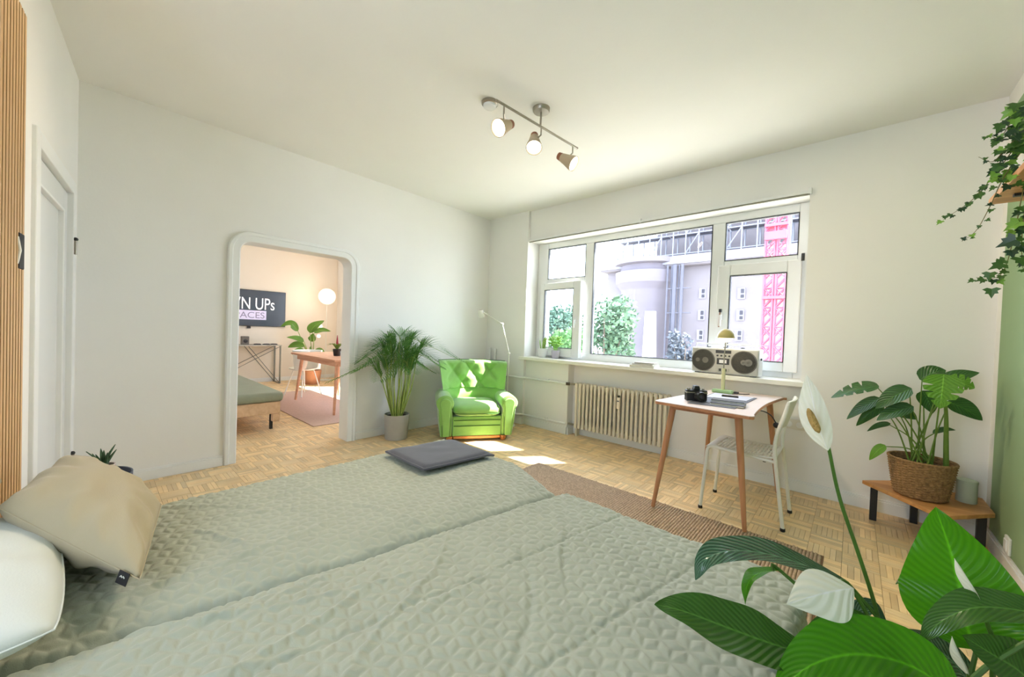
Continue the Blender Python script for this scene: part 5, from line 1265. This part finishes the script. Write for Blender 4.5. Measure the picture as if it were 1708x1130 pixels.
# scaffolding on the cornice
sf = thing('scaffold', 'pale steel scaffolding on top of the tower block cornice', 'scaffold', (xl + 6, 42, zu))
sm_ = MB(); xa = [xu0 + i * 1.25 for i in range(int((2.5 - xu0) / 1.25) + 1)]
for x in xa:
    for y in (40.6, 42.0): sm_.tube([(x - (xl + 6), y - 42, 0), (x - (xl + 6), y - 42, 9.5)], .075, 5)
for k_ in range(5):
    for y in (40.6, 42.0): sm_.tube([(xa[0] - (xl + 6), y - 42, .4 + 2 * k_), (xa[-1] - (xl + 6), y - 42, .4 + 2 * k_)], .065, 5)
    for i in range(0, len(xa) - 1, 3): sm_.tube([(xa[i] - (xl + 6), -1.4, .4 + 2 * k_), (xa[i + 1] - (xl + 6), -1.4, 2.4 + 2 * k_)], .055, 5)
stuff(sm_.build('tubes', mat('galvanised', rgb(124, 126, 136), .5, metal=.3, var=(2, .1)), sf))
for k_ in range(4):
    for j in range(4):
        x0 = xa[0] + (xa[-1] - xa[0]) * j / 4 - (xl + 6); MB().box(x0 + .1, x0 + (xa[-1] - xa[0]) / 4 - .1, -1.3, -.1, .42 + 2 * k_, .50 + 2 * k_).build('deck_board', mat('scaffold_deck', rgb(84, 84, 94), .8, var=(3, .1)) if 'scaffold_deck' not in bpy.data.materials else bpy.data.materials['scaffold_deck'], sf)
# net and pipes down the facade beside the turret
dp = thing('facade_pipes', 'vertical scaffold tubes and cables running down the tower facade', 'scaffold', (at_y(1137, 500, YT).x, YT - 1.7, -9))
for i, px_ in enumerate((1122, 1128, 1134, 1139, 1146)):
    x = at_y(px_, 500, YT).x - dp.location.x; MB().tube([(x, .3 * (i % 2), 0), (x, .3 * (i % 2), zc1 + 9)], .09 + .05 * (i % 3), 6).build('tube', bpy.data.materials['scaffold_deck'], dp)
for k_ in range(6): MB().tube([(-.9, 0, 3 + 2.4 * k_), (1.4, 0, 3 + 2.4 * k_)], .06, 5).build('crossbar', bpy.data.materials['scaffold_deck'], dp)
refl_sheet = thing('reflection_sheet', 'long white sheet standing in for a pane reflection before the tower facade', 'reflection_sheet', (at_y(1086, 555, YT - 4).x, YT - 4.2, -9))  # white sheet stands in for a bright reflection in the pane
def refl_pt(u, v):
    a = at_y(1076 + 18 * u - 5 * (1 - v) * (1 - u), 596 - 76 * v, YT - 4) ; return Vector((a.x, a.y, a.z)) - refl_sheet.location + Vector((0, .12 * math.sin(u * 9), 0))
MB().grid(refl_pt, 14, 10).build('sheet', mat('white_reflection', rgb(240, 242, 246), .7, var=(1, .03)), refl_sheet, smooth=True, solid=.03)
MB().tube([refl_pt(0, 1), refl_pt(1, 1)], .06, 6).build('sheet_bar', bpy.data.materials['galvanised'], refl_sheet)
# pink-red construction hoist
YH = 33.0
h0, h1 = at_y(1272, 500, YH).x, at_y(1311, 500, YH).x
ho = thing('construction_hoist', 'tall pink-red lattice construction hoist in front of the tower block', 'hoist', ((h0 + h1) / 2, YH, -9))
pinkp = mat('red_hoist_paint', rgb(178, 76, 96), .6, var=(2, .12)); hw_ = (h1 - h0) / 2
for sx in (-1, 1):
    mm = MB(); cx = sx * hw_ * .52; r_ = hw_ * .40
    for dx in (-r_, r_):
        for dy in (-r_, r_): mm.tube([(cx + dx, dy, 0), (cx + dx, dy, 24)], .07, 5)
    for k_ in range(34):
        z = k_ * .7
        for dy in (-r_, r_): mm.tube([(cx - r_, dy, z), (cx + r_, dy, z + (.7 if k_ % 2 else 0))], .045, 4); mm.tube([(cx + (r_ if k_ % 2 else -r_), dy, z), (cx - (r_ if k_ % 2 else -r_), dy, z + .7)], .045, 4)
    stuff(mm.build('lattice_mast', pinkp, ho))
for k_ in range(4): MB().box(-hw_, hw_, -.5, .5, 2.8 + 5.2 * k_, 3.0 + 5.2 * k_).build('tie_platform', pinkp, ho)
MB().box(-hw_ * .95, hw_ * .95, -.7, -.45, 17.4, 18.0).build('hoist_cage', pinkp, ho, bevel=.05)
# trees
def tree(label, px, py, y, rx, rz, cdark, clight, n=2600, seed=1):
    c = at_y(px, py, y); t = thing('tree', label, 'tree', (c.x, c.y, -9)); rg_ = random.Random(seed)
    m = mat('foliage', cdark, .7, var=(.9, .35)); mb = MB(); cz = c.z + 9
    blobs = [(rg_.uniform(-.6, .6) * rx, rg_.uniform(-.5, .5) * rx, cz + rg_.uniform(-.7, .65) * rz, rg_.uniform(.32, .55)) for _ in range(16)]
    for i in range(n):
        bx, by, bz, br_ = rg_.choice(blobs); d = Vector((rg_.gauss(0, 1), rg_.gauss(0, 1), rg_.gauss(0, 1))).normalized() * rg_.uniform(.6, 1)
        p = Vector((bx + d.x * br_ * rx, by + d.y * br_ * rx, bz + d.z * br_ * rz)); s = rg_.uniform(.10, .20)
        a = Vector((rg_.gauss(0, 1), rg_.gauss(0, 1), rg_.gauss(0, 1))).normalized(); b = a.orthogonal().normalized()
        mb.add([p - a * s, p + b * s * .55, p + a * s, p - b * s * .55], [(0, 1, 2, 3)])
    stuff(mb.build('crown', m, t)); MB().tube([(0, 0, 0), (.1, 0, cz * .5), (0, .1, cz + rz * .3)], [.22, .16, .05], 8).build('trunk', mat('bark', rgb(92, 78, 66), .9, var=(6, .2)), t, smooth=True)
    for k_ in range(5):
        a = k_ * 1.3; MB().tube([(.08, .03, cz * .55 + .2 * k_), (math.cos(a) * rx * .6, math.sin(a) * rx * .6, cz + (.1 * k_ - .2) * rz)], [.08, .02], 6).build('branch', bpy.data.materials['bark'], t)
tree('leafy green tree left of the turret in the wide pane', 1008, 545, 22, 2.0, 2.5, rgb(72, 100, 72), None, 3200, 2)
tree('dark green tree behind the sill plants in the open casement', 934, 540, 27, 1.7, 1.6, rgb(66, 96, 78), None, 2200, 4)
tree('low bright green tree at the foot of the open casement', 948, 582, 17, 1.5, 1.1, rgb(74, 112, 58), None, 1600, 6)
tree('small dark tree at the foot of the tower facade', 1140, 585, 30, 1.2, 1.6, rgb(66, 74, 82), None, 1000, 8)
# unseen sun blocker added right of the view to shape the floor sun patches
gy = 16.0; zg = 1.64 + (gy - 3.95) / TO_SUN.y * TO_SUN.z
ga = thing('sun_blocker', 'added panels on tall posts, out of view, that shape the sun patches', 'light blocker', (11, gy, -9))
steelm = bpy.data.materials['galvanised']
MB().box(-5.0, 9, -.05, .05, zg - 1.15 + 9, zg + 9).build('sun_cut_boards', bpy.data.materials['scaffold_deck'], ga)
MB().box(-5.0, 9, .06, 1.5, zg - 1.3 + 9, zg - 1.2 + 9).build('blocker_deck', bpy.data.materials['scaffold_deck'], ga)
for x in (-4.6, 8.5):
    for y in (.1, 1.4): MB().tube([(x, y, 0), (x, y, zg - 1.3 + 9)], .12, 6).build('blocker_post', steelm, ga)
px0 = -2.505 + (gy - 2.6) / TO_SUN.y * TO_SUN.x
MB().box(px0 - .07 - 11, px0 + .07 - 11, -.04, .1, zg + 9.001, zg + 9 + 2.6).build('sun_gap_post', steelm, ga)  # added upright, casts the gap between the two sun patches
cx0 = -1.995 + (gy - 2.6) / TO_SUN.y * TO_SUN.x
MB().box(cx0 - 11, cx0 + 3 - 11, -.05, .12, zg + 9.001, zg + 9 + 2.6).build('sun_cut_panel', mat('blocker_panel_grey', rgb(176, 180, 186), .6, var=(1, .05)), ga, bevel=.05)  # added panel, keeps the sun off the floor farther right
